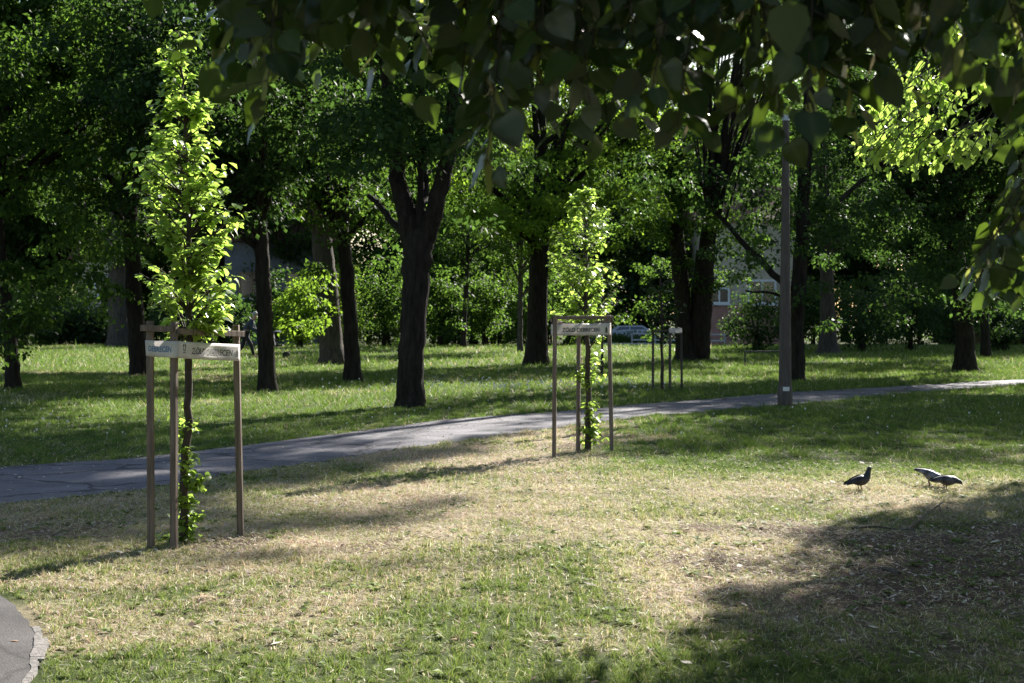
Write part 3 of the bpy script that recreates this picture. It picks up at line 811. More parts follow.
# far trees: one of each kind, then copies
def copy_tree(o):
    c = o.copy(); COL.objects.link(c)
    for ch in list(o.children):
        d = ch.copy(); COL.objects.link(d); d.parent = c
    return c
far_lab = 'tall leafy tree in the far wood behind the lawn'
far_grp = 'trees of the far wood behind the lawn'
protos = [make_tree('wood_tree', far_lab, None, (-30, 100), height=19, crown=(10.5, 5.2, 8.5), nl=36, per=60, leaf=.24, seed=60, trunk_r=.28, group=far_grp, mat='leaf_tree', clr=.95),
          make_tree('wood_tree', far_lab, None, (-20, 104), height=20, crown=(11, 5.5, 9), nl=38, per=60, leaf=.24, seed=61, trunk_r=.28, group=far_grp, mat='leaf_fresh', clr=.95),
          make_tree('wood_tree', far_lab, None, (-10, 101), height=18, crown=(10, 5.2, 8), nl=36, per=60, leaf=.24, seed=62, trunk_r=.28, group=far_grp, mat='leaf_cool', clr=.95)]
rw = random.Random(5)
spots = []
for row, (yy0, n, x0, x1) in enumerate([(106, 11, -36, 40), (116, 12, -42, 46), (128, 13, -48, 52), (90, 5, 21, 40), (97, 4, 24, 44)]):  # last two rows added on the right to shade the shrubs there
    for k in range(n):
        spots.append((x0 + (x1 - x0) * (k + .5 + rw.uniform(-.3, .3)) / n, yy0 + rw.uniform(-3, 3)))
for k, (x, y) in enumerate(spots):
    o = protos[k] if k < 3 else copy_tree(protos[k % 3])
    s = rw.uniform(.85, 1.2)
    if 1 < x < 21 and y < 122: s *= .70
    if -30 < x < -14 and y < 122: s *= .75
    o.location = (x, y, dip(y)); o.rotation_euler.z = rw.uniform(0, 6.28); o.scale = (s, s, s * rw.uniform(.95, 1.15))

# ------------------------------------------------------------------ shrubs
def make_shrub(label, px, py, wpx, hpx, mat='leaf_cool', leaf=.13, seed=1, n=60, per=60, d=None, name='shrub'):
    rng = np.random.RandomState(seed)
    g = G(px, py) if d is None else np.array([P(px, py, d)[0], d, dip(d)])
    k = g[1] / FPX
    W, H = wpx * k / 2, hpx * k
    root = empty(name, g, label, 'shrub' if name == 'shrub' else 'tree')
    u = norm(rng.normal(0, 1, (n, 3))) * rng.uniform(.45, 1, (n, 1))
    cl = g + np.stack([u[:, 0] * W, u[:, 1] * min(W, 2.2), H * .52 + u[:, 2] * H * .48], 1)
    cl += rng.normal(0, .15, cl.shape)
    cl = cl[cl[:, 2] > g[2] + .1]
    mb = MB()
    for j in range(min(14, len(cl))):
        mb.tube(bezier(g + [rng.normal(0, .1), rng.normal(0, .1), -.05], g + [0, 0, H * .5], cl[j], 5), np.linspace(.03, .008, 5), n=5)
    mb.build('stem', M['bark'], root, g)
    r = np.full(len(cl), max(.35, min(W, H) * .42)) * rng.uniform(.7, 1.2, len(cl))
    pos, ax, nr, sz = clump_leaves(cl, per, r, .6, leaf)
    kk = pos[:, 2] > g[2] + .03
    link('foliage', leaf_mesh('foliage', pos[kk], ax[kk], nr[kk], sz[kk], T_BG, origin=g), M[mat], root)
    return root

for i, s in enumerate([
    ('low dark shrub at the far west edge of the lawn', 10, 346, 70, 55, 'leaf_cool', .2), ('dense dark shrub in front of the pale cream wall', 60, 345, 70, 42, 'leaf_cool', .2),
    ('dark shrub filling the gap beside the wide grey trunk', 95, 345, 55, 38, 'leaf_cool', .2), ('dark rounded shrub behind the banner of the nearer young tree', 175, 346, 60, 60, 'leaf_cool', .2),
    ('dark shrub against the grey wall behind the walking person', 225, 348, 60, 55, 'leaf_cool', .2), ('dark shrub under the grey building beside the pushchair', 275, 346, 60, 75, 'leaf_cool', .2),
    ('lit green shrub behind the thick brown trunk and bright low leaves', 300, 348, 55, 70, 'leaf_fresh', .18), ('tall bright shrub behind the forked tree', 385, 347, 60, 95, 'leaf_tree', .18),
    ('bushy shrub east of the forked tree, on the far edge of the lawn', 440, 347, 55, 80, 'leaf_tree', .18), ('dark shrub behind the slender young stem', 485, 346, 50, 70, 'leaf_tree', .18),
    ('green shrub behind the farther banner', 570, 345, 60, 85, 'leaf_tree', .18),
    ('rounded bushy shrub in front of the pink wall and white window', 758, 352, 62, 66, 'leaf_cool', .13), ('wide dark shrub behind the pale grey straight trunk', 862, 352, 85, 68, 'leaf_cool', .14),
    ('dark shrub between the pale straight trunk and the stout trunk', 910, 351, 70, 85, 'leaf_cool', .14), ('dark small shrub in front of the brown building', 1002, 352, 34, 50, 'leaf_cool', .14),
    ('dark shrub in front of the pale cream house behind the grey trunk', 112, 343, 34, 52, 'leaf_cool', .2), ('leafy shrub beside the double stemmed tree before the cream house', 728, 340, 46, 50, 'leaf_tree', .16), ('tall dark shrub behind the lamp post', 800, 350, 50, 80, 'leaf_cool', .16), ('deep shrub far behind the stout trunk', 955, 346, 60, 90, 'leaf_cool', .16)]):
    make_shrub(*s, seed=100 + i)

# shrubs along the wood edge: one of each kind, then copies
edge_lab = 'leafy shrub at the far edge of the wood behind the lawn'
ep = [make_shrub(edge_lab, px, 0, 90, 95 + 12 * i, m, .26, seed=140 + i, n=70, per=55, d=112) for i, (px, m) in enumerate([(560, 'leaf_tree'), (610, 'leaf_fresh'), (660, 'leaf_cool')])]
rw = random.Random(9)
k = 0
for (yy0, x0, x1, step) in [(112, -38, 42, 4.2), (119, -42, 46, 4.4), (92.5, -31, -23, 3.0), (92.5, -9, 4, 3.2), (93, 20, 34, 3.2), (102.5, -10, 10, 4)]:
    x = x0
    while x < x1:
        o = ep[k] if k < 3 else copy_tree(ep[k % 3])
        o['group'] = 'shrubs along the wood edge'
        s = rw.uniform(.8, 1.15) * (.62 if yy0 < 95 else 1)
        yq = yy0 + rw.uniform(-1, 1)
        o.location = (x, yq, dip(yq)); o.rotation_euler.z = rw.uniform(0, 6.28); o.scale = (s, s, s)
        x += step * rw.uniform(.8, 1.2); k += 1
# the wood behind, one mass
rng = np.random.RandomState(200)
wc = np.stack([rng.uniform(-60, 62, 1500), rng.uniform(134, 142, 1500), rng.uniform(-.3, 24, 1500)], 1)
p_, a_, n_, s_ = clump_leaves(wc, 45, rng.uniform(1.3, 2.3, len(wc)), .7, .42)
tag(link('wood', leaf_mesh('wood', p_, a_, n_, s_, T_BG), M['leaf_tree']), 'far dense wood closing the view behind the houses', 'wood', kind='stuff')
hl = make_shrub('low clipped hedge in front of the silver car', 640, 0, 150, 19, 'leaf_tree', .12, seed=150, n=190, per=60, d=94.6, name='shrub')

# ------------------------------------------------------------------ saplings
def twiggy(points, rng, per_twig, leaf, along=.6):
    pos = []; ax = []; nr = []
    for pl in points:
        d = pl[-1] - pl[0]; L = np.linalg.norm(d); d = d / L
        for k in range(per_twig):
            t = 1 - along * (k / per_twig) + rng.normal(0, .03)
            t = min(max(t, .05), 1)
            p = pl[0] + (pl[-1] - pl[0]) * t
            side = np.cross(d, [0, 0, 1]); side = side / (np.linalg.norm(side) + 1e-6)
            a = d * .5 + side * (1 if k % 2 else -1) * .9 + rng.normal(0, .35, 3); a[2] -= rng.uniform(.15, .75)
            pos.append(p + rng.normal(0, .015, 3)); ax.append(a); n = rng.normal(0, .35, 3); n[2] += 1; nr.append(n + d * .2)
    return pos, ax, nr

def make_sapling(label, trunk_px, profile, ntw, per, leaf, seed, suckers=(), mat='leaf_young', lo=None):
    """profile: list of (py, half width px, centre px)"""
    rng = np.random.RandomState(seed)
    g = G(trunk_px[0][0], trunk_px[0][1]); d = g[1]; k = d / FPX
    root = empty('young_tree', g, label, 'tree')
    pts = [P(a, b, d) for a, b, w in trunk_px]; rad = [w * k / 2 for a, b, w in trunk_px]
    pts[0] = pts[0] - np.array([0, 0, .05])
    mb = MB(); dp = []; dr = []
    for i in range(len(pts) - 1):
        for t in np.linspace(0, 1, 6)[:-1]: dp.append(pts[i] * (1 - t) + pts[i + 1] * t + rng.normal(0, .006, 3)); dr.append(rad[i] * (1 - t) + rad[i + 1] * t)
    dp.append(pts[-1]); dr.append(rad[-1])
    mb.tube(dp, dr, n=10, jit=.06)
    pr = sorted(profile)
    py_ = np.array([p[0] for p in pr]); hw_ = np.array([p[1] for p in pr]); cx_ = np.array([p[2] for p in pr])
    tw = []
    dz = np.array([p[2] for p in dp])
    for j in range(ntw):
        py = rng.uniform(py_[0], py_[-1])
        w = np.interp(py, py_, hw_)
        if rng.uniform() > (w / hw_.max()) * .8 + .2: continue
        a = rng.uniform(0, 2 * np.pi); r = w * rng.uniform(.35, 1.0) ** .6 * (.62 + .75 * float(vnoise(py * .055 + seed, a * 1.3, 7)))
        c = np.interp(py, py_, cx_)
        e = P(c + r * math.cos(a), py, d); e[1] += r * math.sin(a) * k
        s = dp[int(np.argmin(np.abs(dz - (e[2] - r * k * rng.uniform(.5, 1.1)))))]
        pl = bezier(np.array(s), (np.array(s) + e) / 2 + np.array([0, 0, .05]), e, 5)
        mb.tube(pl, np.linspace(.007, .0025, 5), n=5, caps=False); tw.append(pl)
    pos, ax, nr = twiggy(tw, rng, per, leaf)
    sz = leaf * rng.uniform(.4, 1.3, len(pos))
    link('crown', leaf_mesh('crown', np.array(pos), np.array(ax), np.array(nr), sz, T_MID, origin=g), M[mat], root)
    if suckers:
        tw = []
        for (px, py, n, sx, sy) in suckers:
            for _ in range(n):
                yy_ = py + rng.normal(0, sy)
                s = dp[int(np.argmin(np.abs(dz - P(0, min(yy_ + 6, trunk_px[0][1]), d)[2])))]
                e = P(px + rng.normal(0, sx), yy_, d); e[1] += rng.normal(0, sx * k)
                e[2] = max(e[2], .04)
                pl = bezier(np.array(s), (np.array(s) + e) / 2 + np.array([0, 0, .02]), e, 4)
                mb.tube(pl, np.linspace(.005, .002, 4), n=4, caps=False); tw.append(pl)
        pos, ax, nr = twiggy(tw, rng, max(4, per // 2), leaf)
        sz = leaf * rng.uniform(.5, 1.0, len(pos))
        link('shoot_foliage', leaf_mesh('shoot_foliage', np.array(pos), np.array(ax), np.array(nr), sz, T_MID, origin=g), M[mat], root)
    mb.build('trunk', M['bark_young'], root, g, smooth=True)
    return root

make_sapling('nearer young tree with lit yellow green leaves inside the wooden frame, tall and narrow',
             [(184, 543, 10), (184, 500, 9), (188, 420, 8), (189, 360, 7.5), (190, 280, 6), (188, 180, 4), (182, 90, 2.5), (181, 40, 1.5)],
             [(32, 14, 183), (58, 20, 180), (85, 26, 180), (120, 42, 180), (150, 48, 178), (190, 50, 182), (235, 56, 190), (275, 56, 192), (300, 54, 192), (326, 42, 195)],
             235, 15, .073, 21, suckers=[(184, 425, 9, 7, 9), (183, 455, 14, 8, 10), (193, 478, 14, 8, 10), (190, 500, 14, 8, 10), (186, 525, 12, 6, 10), (162, 540, 5, 6, 3), (190, 538, 8, 6, 4)])
make_sapling('farther young tree with bright leaves rising over its white banner, smaller in the picture',
             [(588, 450, 7), (588, 400, 5.5), (587, 350, 5), (586, 290, 4), (585, 230, 3), (584, 192, 1.5)],
             [(188, 12, 584), (205, 22, 584), (230, 32, 583), (260, 38, 584), (275, 42, 588), (300, 34, 583), (318, 28, 582), (335, 22, 584)],
             160, 14, .076, 22, suckers=[(588, 352, 4, 6, 4), (590, 365, 7, 7, 5), (580, 374, 7, 7, 5), (592, 377, 7, 8, 4), (591, 408, 12, 6, 5), (592, 424, 24, 7, 7), (589, 438, 18, 7, 5)])
make_sapling('small dark young tree between thin stakes in the shade beyond the path',
             [(662, 391, 3.5), (662, 350, 3), (661, 310, 2.5), (660, 270, 1.5)], [(262, 10, 660), (285, 18, 660), (310, 22, 660), (330, 20, 662), (342, 12, 664)], 90, 8, .10, 23, mat='leaf_cool')
make_sapling('thin dark young stem seen between the stakes of the farther frame',
             [(602, 376, 3), (602, 350, 2.5), (603, 320, 2), (603, 270, 1.5)], [(262, 14, 603), (290, 20, 603), (325, 16, 603)], 50, 8, .11, 24, mat='leaf_cool')

# ------------------------------------------------------------------ stakes, boards, banners
def stake_frame(label, stakes, w, boards, bmat='stake', banner=None):
    """stakes: (base px, base py, top px, top py); boards: (i, j, px0, px1, dz)"""
    g0 = G(stakes[0][0], stakes[0][1])
    root = empty('stake_frame', g0, label, 'tree stakes', 'wooden stake frames round the young trees')
    tops = []; ln = []
    for i, (bx, by, tx, ty) in enumerate(stakes):
        b = G(bx, by); t = P(tx, ty, b[1])
        mb = MB(); b2 = b - np.array([0, 0, .15])
        mb.bar(b2, t, w, w * .9, up=(0.35 if i == 1 else .12, 1, 0))
        mb.build('stake', M[bmat], root, g0, bevel=.004)
        tops.append(t); ln.append((b, t))
    for (i, j, drop, ext0, ext1, side) in boards:
        a, b = tops[i].copy(), tops[j].copy()
        dr = (b - a) / np.linalg.norm(b - a)
        nn = np.array([dr[1], -dr[0], 0]); nn /= np.linalg.norm(nn)
        if nn[1] > 0: nn = -nn
        o = nn * side * (w * .5 + .014)
        a = a - dr * ext0 + o - np.array([0, 0, drop]); b = b + dr * ext1 + o - np.array([0, 0, drop])
        mb = MB(); mb.bar(a, b, .02, .042)
        mb.build('board', M[bmat], root, g0, bevel=.003)
    return root, ln

def text_mesh(body, size):
    cu = bpy.data.curves.new('lettering', 'FONT'); cu.body = body; cu.size = size; cu.align_x = 'LEFT'; cu.offset = size * .022; cu.shear = .12
    o = bpy.data.objects.new('lettering', cu); COL.objects.link(o)
    dg = bpy.context.evaluated_depsgraph_get()
    ev = o.evaluated_get(dg); me = ev.to_mesh()
    v = [tuple(x.co) for x in me.vertices]; f = [tuple(p.vertices) for p in me.polygons]
    ev.to_mesh_clear(); bpy.data.objects.remove(o); bpy.data.curves.remove(cu)
    return v, f

def banner(label, quads, marks, seed):
    """quads: list of panels (top-left, top-right, bottom-right, bottom-left as px, py, depth)"""
    rng = np.random.RandomState(seed)
    first = P(*quads[0][3])
    root = empty('banner', first, label, 'banner', 'white printed banners on the stake frames')
    funcs = []
    mb = MB()
    for qd in quads:
        c = [P(*q) for q in qd]
        u0 = c[1] - c[0]; nrm = np.cross(u0, c[3] - c[0]); nrm = nrm / np.linalg.norm(nrm)
        if nrm[1] > 0: nrm = -nrm
        ph = rng.uniform(0, 6)
        def fn(u, v, c=c, nrm=nrm, ph=ph):
            p = (c[0] * (1 - u) + c[1] * u) * v + (c[3] * (1 - u) + c[2] * u) * (1 - v)
            e = math.sin(math.pi * max(0, min(1, u)))
            p = p + nrm * (.006 * e * math.sin(u * 9 + ph + v * 2.5)) - np.array([0, 0, .0035 * e * (.4 + .6 * math.sin(u * 5 + ph) ** 2)])
            return p, nrm
        funcs.append((fn, np.linalg.norm(u0), np.linalg.norm(c[3] - c[0])))
        nu, nv = 26, 5
        vs = [fn(i / nu, j / nv)[0] for j in range(nv + 1) for i in range(nu + 1)]
        fs = [(j * (nu + 1) + i, j * (nu + 1) + i + 1, (j + 1) * (nu + 1) + i + 1, (j + 1) * (nu + 1) + i) for j in range(nv) for i in range(nu)]
        mb.add(vs, fs)
    o = mb.build('strip', M['banner'], root, first, smooth=True)
    m = o.modifiers.new('solid', 'SOLIDIFY'); m.thickness = .0015
    for (qi, kind, u0, v0, hgt, mat, arg) in marks:
        fn, W, H = funcs[qi]
        mb = MB()
        if kind == 'text':
            v, f = text_mesh(arg[0], 1.0)
            xm = max(p[0] for p in v); sx = arg[1] / xm
            vs = []
            for p in v:
                q, nn = fn(u0 + p[0] * sx, v0 + p[1] * hgt); vs.append(q + nn * .003)
            mb.add(vs, f)
            mb.build('lettering', M[mat], root, first)
        else:
            for poly in arg:
                vs = []
                for (a, b) in poly:
                    q, nn = fn(u0 + a * hgt * H / W, v0 + b * hgt); vs.append(q + nn * .003)
                mb.add(vs, [tuple(range(len(vs)))])
            mb.build('emblem', M[mat], root, first)
    return root

# small castle-like shield emblem: frame with two uprights and a foot
EMB = [[(0, .55), (.22, .55), (.22, 1.0), (0, 1.0)], [(.55, .55), (.77, .55), (.77, 1.0), (.55, 1.0)], [(.25, .82), (.52, .82), (.52, .95), (.25, .95)],
       [(.08, .2), (.22, .06), (.22, .5), (.08, .5)], [(.56, .06), (.7, .2), (.7, .5), (.56, .5)], [(.25, .02), (.53, .02), (.53, .16), (.25, .16)], [(0.05, -.25), (.72, -.25), (.72, -.14), (.05, -.14)]]
EMB2 = [[(0, 0), (.6, 0), (.6, .6), (.3, .95), (0, .6)]]
EMB3 = [[(0, .1), (.18, .1), (.18, 1), (0, 1)], [(.6, .1), (.78, .1), (.78, 1), (.6, 1)], [(.2, .0), (.58, .0), (.58, .22), (.2, .22)], [(.2, .8), (.58, .8), (.58, 1), (.2, 1)]]

S1 = [(151, 549, 150, 321), (174, 549, 174, 322), (241, 536, 236, 325)]
fr1, l1 = stake_frame('frame of weathered wooden stakes round the nearer young tree', S1, .045, [(0, 1, .05, .05, .0, 1), (1, 2, .065, .0, .05, 1), (0, 2, .05, .05, .03, -1)])
dA, dB, dC = G(151, 549)[1], G(174, 549)[1], G(241, 536)[1]
e = .045
banner('white banner strip lettered in dark print, wrapped round the nearer stake frame',
       [[(145, 340, dA - e), (178, 341, dB - .075), (178, 358, dB - .075), (146, 356, dA - e)], [(178, 341, dB - .077), (240, 344.5, dC - e), (240, 361, dC - e), (178, 358, dB - .077)]],
       [(1, 'emb', .07, .42, .42, 'ink', EMB), (1, 'text', .20, .30, .50, 'ink', ('ZÖLD DEBRECEN', .67)), (1, 'emb', .92, .22, .5, 'ink', EMB2), (0, 'text', .08, .34, .46, 'ink_blue', ('DEBRECEN', .72))], 3)
S2 = [(554, 458, 555, 315), (578, 450, 579, 322), (612, 452, 609, 315)]
fr2, l2 = stake_frame('frame of weathered wooden stakes round the farther young tree beside the path', S2, .046, [(0, 2, .03, .05, .03, 1), (0, 1, .06, .03, .0, -1), (1, 2, .06, .0, .03, -1)])
dA, dC = G(554, 458)[1], G(612, 452)[1]
banner('white banner strip with small green emblem on the farther stake frame',
       [[(551, 324, dA - e), (611, 323, dC - e), (611, 335, dC - e), (551, 335.5, dA - e)]],
       [(0, 'emb', .05, .28, .5, 'ink_green', EMB3), (0, 'text', .18, .32, .46, 'ink', ('ZÖLD DEBRECEN', .62)), (0, 'emb', .90, .2, .55, 'ink', EMB2)], 5)
S3 = [(653, 391, 653, 330), (670, 392, 670, 329), (682, 390, 681, 329)]
fr3, l3 = stake_frame('frame of thin dark stakes round the small shaded young tree', S3, .05, [(0, 1, .03, .02, .02, 1)], bmat='stake_dark')
d3 = G(670, 392)[1]
banner('short pale banner strip on the thin dark stakes', [[(669, 328, d3 - .06), (682, 328, d3 - .06), (682, 333, d3 - .06), (669, 333, d3 - .06)]], [], 6)

# ------------------------------------------------------------------ lamp post
g = G(785, 406); d = g[1]
root = empty('lamp_post', g, 'tall grey concrete post beside the path with a small white plate on its foot', 'post')
mb = MB(); pl = []
zs = [(.0, 14.5), (.3, 14), (1.2, 12.6), (2.4, 10.6), (3.6, 8.8), (5.02, 7.2)]
mb.tube([(g[0], g[1], z - (.1 if z == 0 else 0)) for z, w in zs], [w * .93 * d / FPX / 2 for z, w in zs], n=16)
mb.build('shaft', M['pole'], root, g, smooth=False)
mb = MB(); mb.tube([(g[0], g[1], -.1), (g[0], g[1], .16), (g[0], g[1], .32), (g[0], g[1], .36)], [.134, .133, .131, .120], n=16); mb.build('foot', M['pole'], root, g)
mb = MB(); r_ = .134
vs = []
for a in np.linspace(-.42, .42, 7):
    for z in (.27, .34): vs.append((g[0] + math.sin(a) * (r_ + .004), g[1] - math.cos(a) * (r_ + .004), z))
mb.add(vs, [(2 * i, 2 * i + 2, 2 * i + 3, 2 * i + 1) for i in range(6)]); mb.build('plate', M['white'], root, g)
mb = MB(); mb.tube([(g[0], g[1], 5.0), (g[0], g[1], 5.12), (g[0], g[1], 5.18)], [.068, .066, .045], n=14); mb.build('cap', M['metal_pale'], root, g, smooth=False)

# low park rail
g = G(744, 366); g2 = G(790, 366)
root = empty('low_rail', g, 'low dark metal rail on the far lawn beside the lamp post', 'rail')
mb = MB(); mb.bar((g[0], g[1], .44), (g2[0], g2[1], .44), .05, .05); mb.build('top_bar', M['metal_dark'], root, g)
for t in (0.02, .98):
    p = g * (1 - t) + g2 * t; mb = MB(); mb.bar((p[0], p[1], -.05), (p[0], p[1], .414), .05, .05); mb.build('post', M['metal_dark'], root, g)

# ------------------------------------------------------------------ twigs on the ground
def twig(name, label, pts, r):
    mb = MB()
    for pl, a, b in pts:
        mb.tube(pl, np.linspace(a, b, len(pl)), n=6)
    o = mb.build(name, M['twig']); tag(o, label, 'twig'); return o
a, b = G(907, 531), G(944, 507); b[2] = .05; a[2] = .012; m_ = a * .45 + b * .55; m_[2] = .035
c = G(944, 521); c[2] = .012
twig('twig', 'thin forked twig lying on bare soil below the two pigeons', [([a, (a + b) / 2 + np.array([.01, 0, .01]), b], .011, .006), ([m_ * .35 + b * .65, c], .007, .004)], 0)
a, b = G(852, 530), G(915, 532); a[2] = b[2] = .016
twig('fallen_branch', 'dark fallen branch lying flat on the bare soil', [([a, a * .6 + b * .4 + np.array([0, .05, .01]), a * .3 + b * .7, b], .010, .005)], 0)
a, b = G(879, 571), G(899, 576); a[2] = b[2] = .015
twig('bark_piece', 'short curled piece of bark with a pale end on the soil', [([a, (a + b) / 2 + np.array([0, .02, .012]), b], .013, .018)], 0)

# ------------------------------------------------------------------ pigeons
def make_pigeon(label, px, py, rz, pitch, pal, scale=1.0, head_up=0.0):
    g = G(px, py); g[2] = float(ground_z(g[0], g[1])) + .005
    root = empty('pigeon', g, label, 'pigeon', 'pigeons on the lawn', rz=rz)
    root.scale = (scale,) * 3
    # body rings along the spine: x forward, z up, half width, half height
    R = [(-.185, .112, .020, .004), (-.15, .118, .024, .006), (-.115, .124, .026, .011), (-.085, .126, .034, .024), (-.045, .122, .046, .040), (0.0, .118, .055, .050), (.04, .122, .055, .052),
         (.072, .138, .046, .046), (.092, .160 + head_up * .2, .034, .036), (.104, .186 + head_up * .5, .026, .028), (.112, .208 + head_up, .022, .024), (.122, .224 + head_up, .0215, .022), (.136, .228 + head_up, .017, .0165),
         (.147, .225 + head_up, .0075, .007), (.158, .221 + head_up, .004, .004), (.168, .217 + head_up, .001, .001)]
    if head_up < -.01:      # feeding posture: neck stretched forwards and down
        R = R[:7] + [(.078, .128, .046, .045), (.104, .128, .034, .036), (.126, .124, .026, .028), (.146, .120, .023, .024), (.162, .114, .021, .021), (.174, .106, .015, .015), (.182, .098, .0075, .007), (.190, .090, .004, .004), (.198, .084, .001, .001)]
    cs = math.cos(pitch); sn = math.sin(pitch)
    def rot(x, z): z0 = .115; return x * cs - (z - z0) * sn, z0 - .022 + x * sn + (z - z0) * cs
    n = 14; vs = []; fs = []; col = []
    for i, (x, z, w, h) in enumerate(R):
        i0, i1 = max(0, i - 1), min(len(R) - 1, i + 1)
        tx, tz = R[i1][0] - R[i0][0], R[i1][1] - R[i0][1]; l = math.hypot(tx, tz); tx /= l; tz /= l
        for k in range(n):
            a = 2 * math.pi * k / n
            yy_ = math.cos(a) * w; hh = math.sin(a) * h
            X_, Z_ = rot(x - tz * hh, z + tx * hh)
            vs.append((X_, yy_, Z_))
            c = pal['tail'] if i < 2 else pal['rump'] if i < 4 else pal['body'] if i < 8 else pal['neck'] if i < 10 else pal['head'] if i < 13 else (.03, .03, .03)
            col.append(c)
        if i:
            for k in range(n):
                fs.append(((i - 1) * n + k, (i - 1) * n + (k + 1) % n, i * n + (k + 1) % n, i * n + k))
    fs.append(tuple(range(n - 1, -1, -1))); m0 = (len(R) - 1) * n; fs.append(tuple(range(m0, m0 + n)))
    # legs belong to the body mesh
    for sgn in (1, -1):
        hip = rot(0.0, .085); foot = (hip[0] + .012, .004)
        segs = [((hip[0], sgn * .024, hip[1]), (hip[0] - .012, sgn * .026, .045), .010, .0055), ((hip[0] - .012, sgn * .026, .048), (foot[0] - .01, sgn * .026, .005), .005, .004)]
        for t in (-.5, 0, .5): segs.append(((foot[0] - .01, sgn * .026, .006), (foot[0] + .026 * math.cos(t), sgn * .026 + .026 * math.sin(t), .003), .004, .0025))
        segs.append(((foot[0] - .01, sgn * .026, .006), (foot[0] - .026, sgn * .026, .003), .0035, .002))
        for a, b, r0, r1 in segs:
            q = MB(); q.tube([a, b], [r0, r1], n=6); o_ = len(vs); vs += q.v; fs += [tuple(i + o_ for i in f) for f in q.f]; col += [pal['leg']] * len(q.v)
    me = np_mesh('body', np.array(vs), np.concatenate([np.array(f) for f in fs]), [len(f) for f in fs], vcol=np.array(col), smooth=True)
    o = link('body', me, M['bird'], root)
    # wings: folded shells lying on the flanks with two dark bars
    for sgn in (1, -1):
        W = [(.062, .132, .0), (.045, .140, .020), (.01, .140, .030), (-.04, .138, .026), (-.09, .134, .016), (-.135, .126, .006), (-.16, .122, .001)]
        vs = []; fs = []; col = []
        m = 7
        for i, (x, z, hw) in enumerate(W):
            bw = np.interp(x, [r[0] for r in R[:8]], [r[2] for r in R[:8]]) + .004
            for j in range(m):
                t = j / (m - 1); a = math.radians(78 - 105 * t)
                hgt = (.020 + hw)
                y_ = sgn * (bw * math.cos(a) + .002); z_ = z - .012 + hgt * math.sin(a)
                X_, Z_ = rot(x - .018 * t, z_)
                vs.append((X_, y_, Z_))
                bar = pal['bar'] if i in (3,) or i >= 5 else pal['wing']
                col.append(bar)
            if i:
                for j in range(m - 1): fs.append(((i - 1) * m + j, (i - 1) * m + j + 1, i * m + j + 1, i * m + j))
        me = np_mesh('wing', np.array(vs), np.array(fs), [4] * len(fs), vcol=np.array(col), smooth=True)
        w = link('wing', me, M['bird'], root); md = w.modifiers.new('solid', 'SOLIDIFY'); md.thickness = .005; md.offset = 1
    return root
DARK = dict(tail=(.02, .02, .022), rump=(.03, .03, .033), body=(.03, .03, .034), neck=(.02, .028, .026), head=(.022, .022, .026), bar=(.012, .012, .014), wing=(.03, .03, .033), leg=(.13, .05, .04))
GREY = dict(tail=(.16, .17, .19), rump=(.22, .23, .26), body=(.16, .17, .19), neck=(.05, .07, .065), head=(.07, .075, .09), bar=(.03, .03, .035), wing=(.19, .2, .23), leg=(.13, .05, .04))
GREY2 = dict(tail=(.05, .05, .06), rump=(.16, .17, .19), body=(.05, .053, .062), neck=(.03, .04, .04), head=(.03, .032, .04), bar=(.02, .02, .025), wing=(.075, .08, .095), leg=(.13, .05, .04))
make_pigeon('black pigeon standing upright alone on the lit grass', 860, 490, math.radians(22), .12, DARK, .93, .0)
make_pigeon('pale grey pigeon bending down with its tail raised', 931, 486, math.radians(-20), -.42, GREY, .96, -.05)
make_pigeon('darker grey pigeon feeding in front of the pale grey pigeon', 946, 489, math.radians(14), -.10, GREY2, .9, -.05)

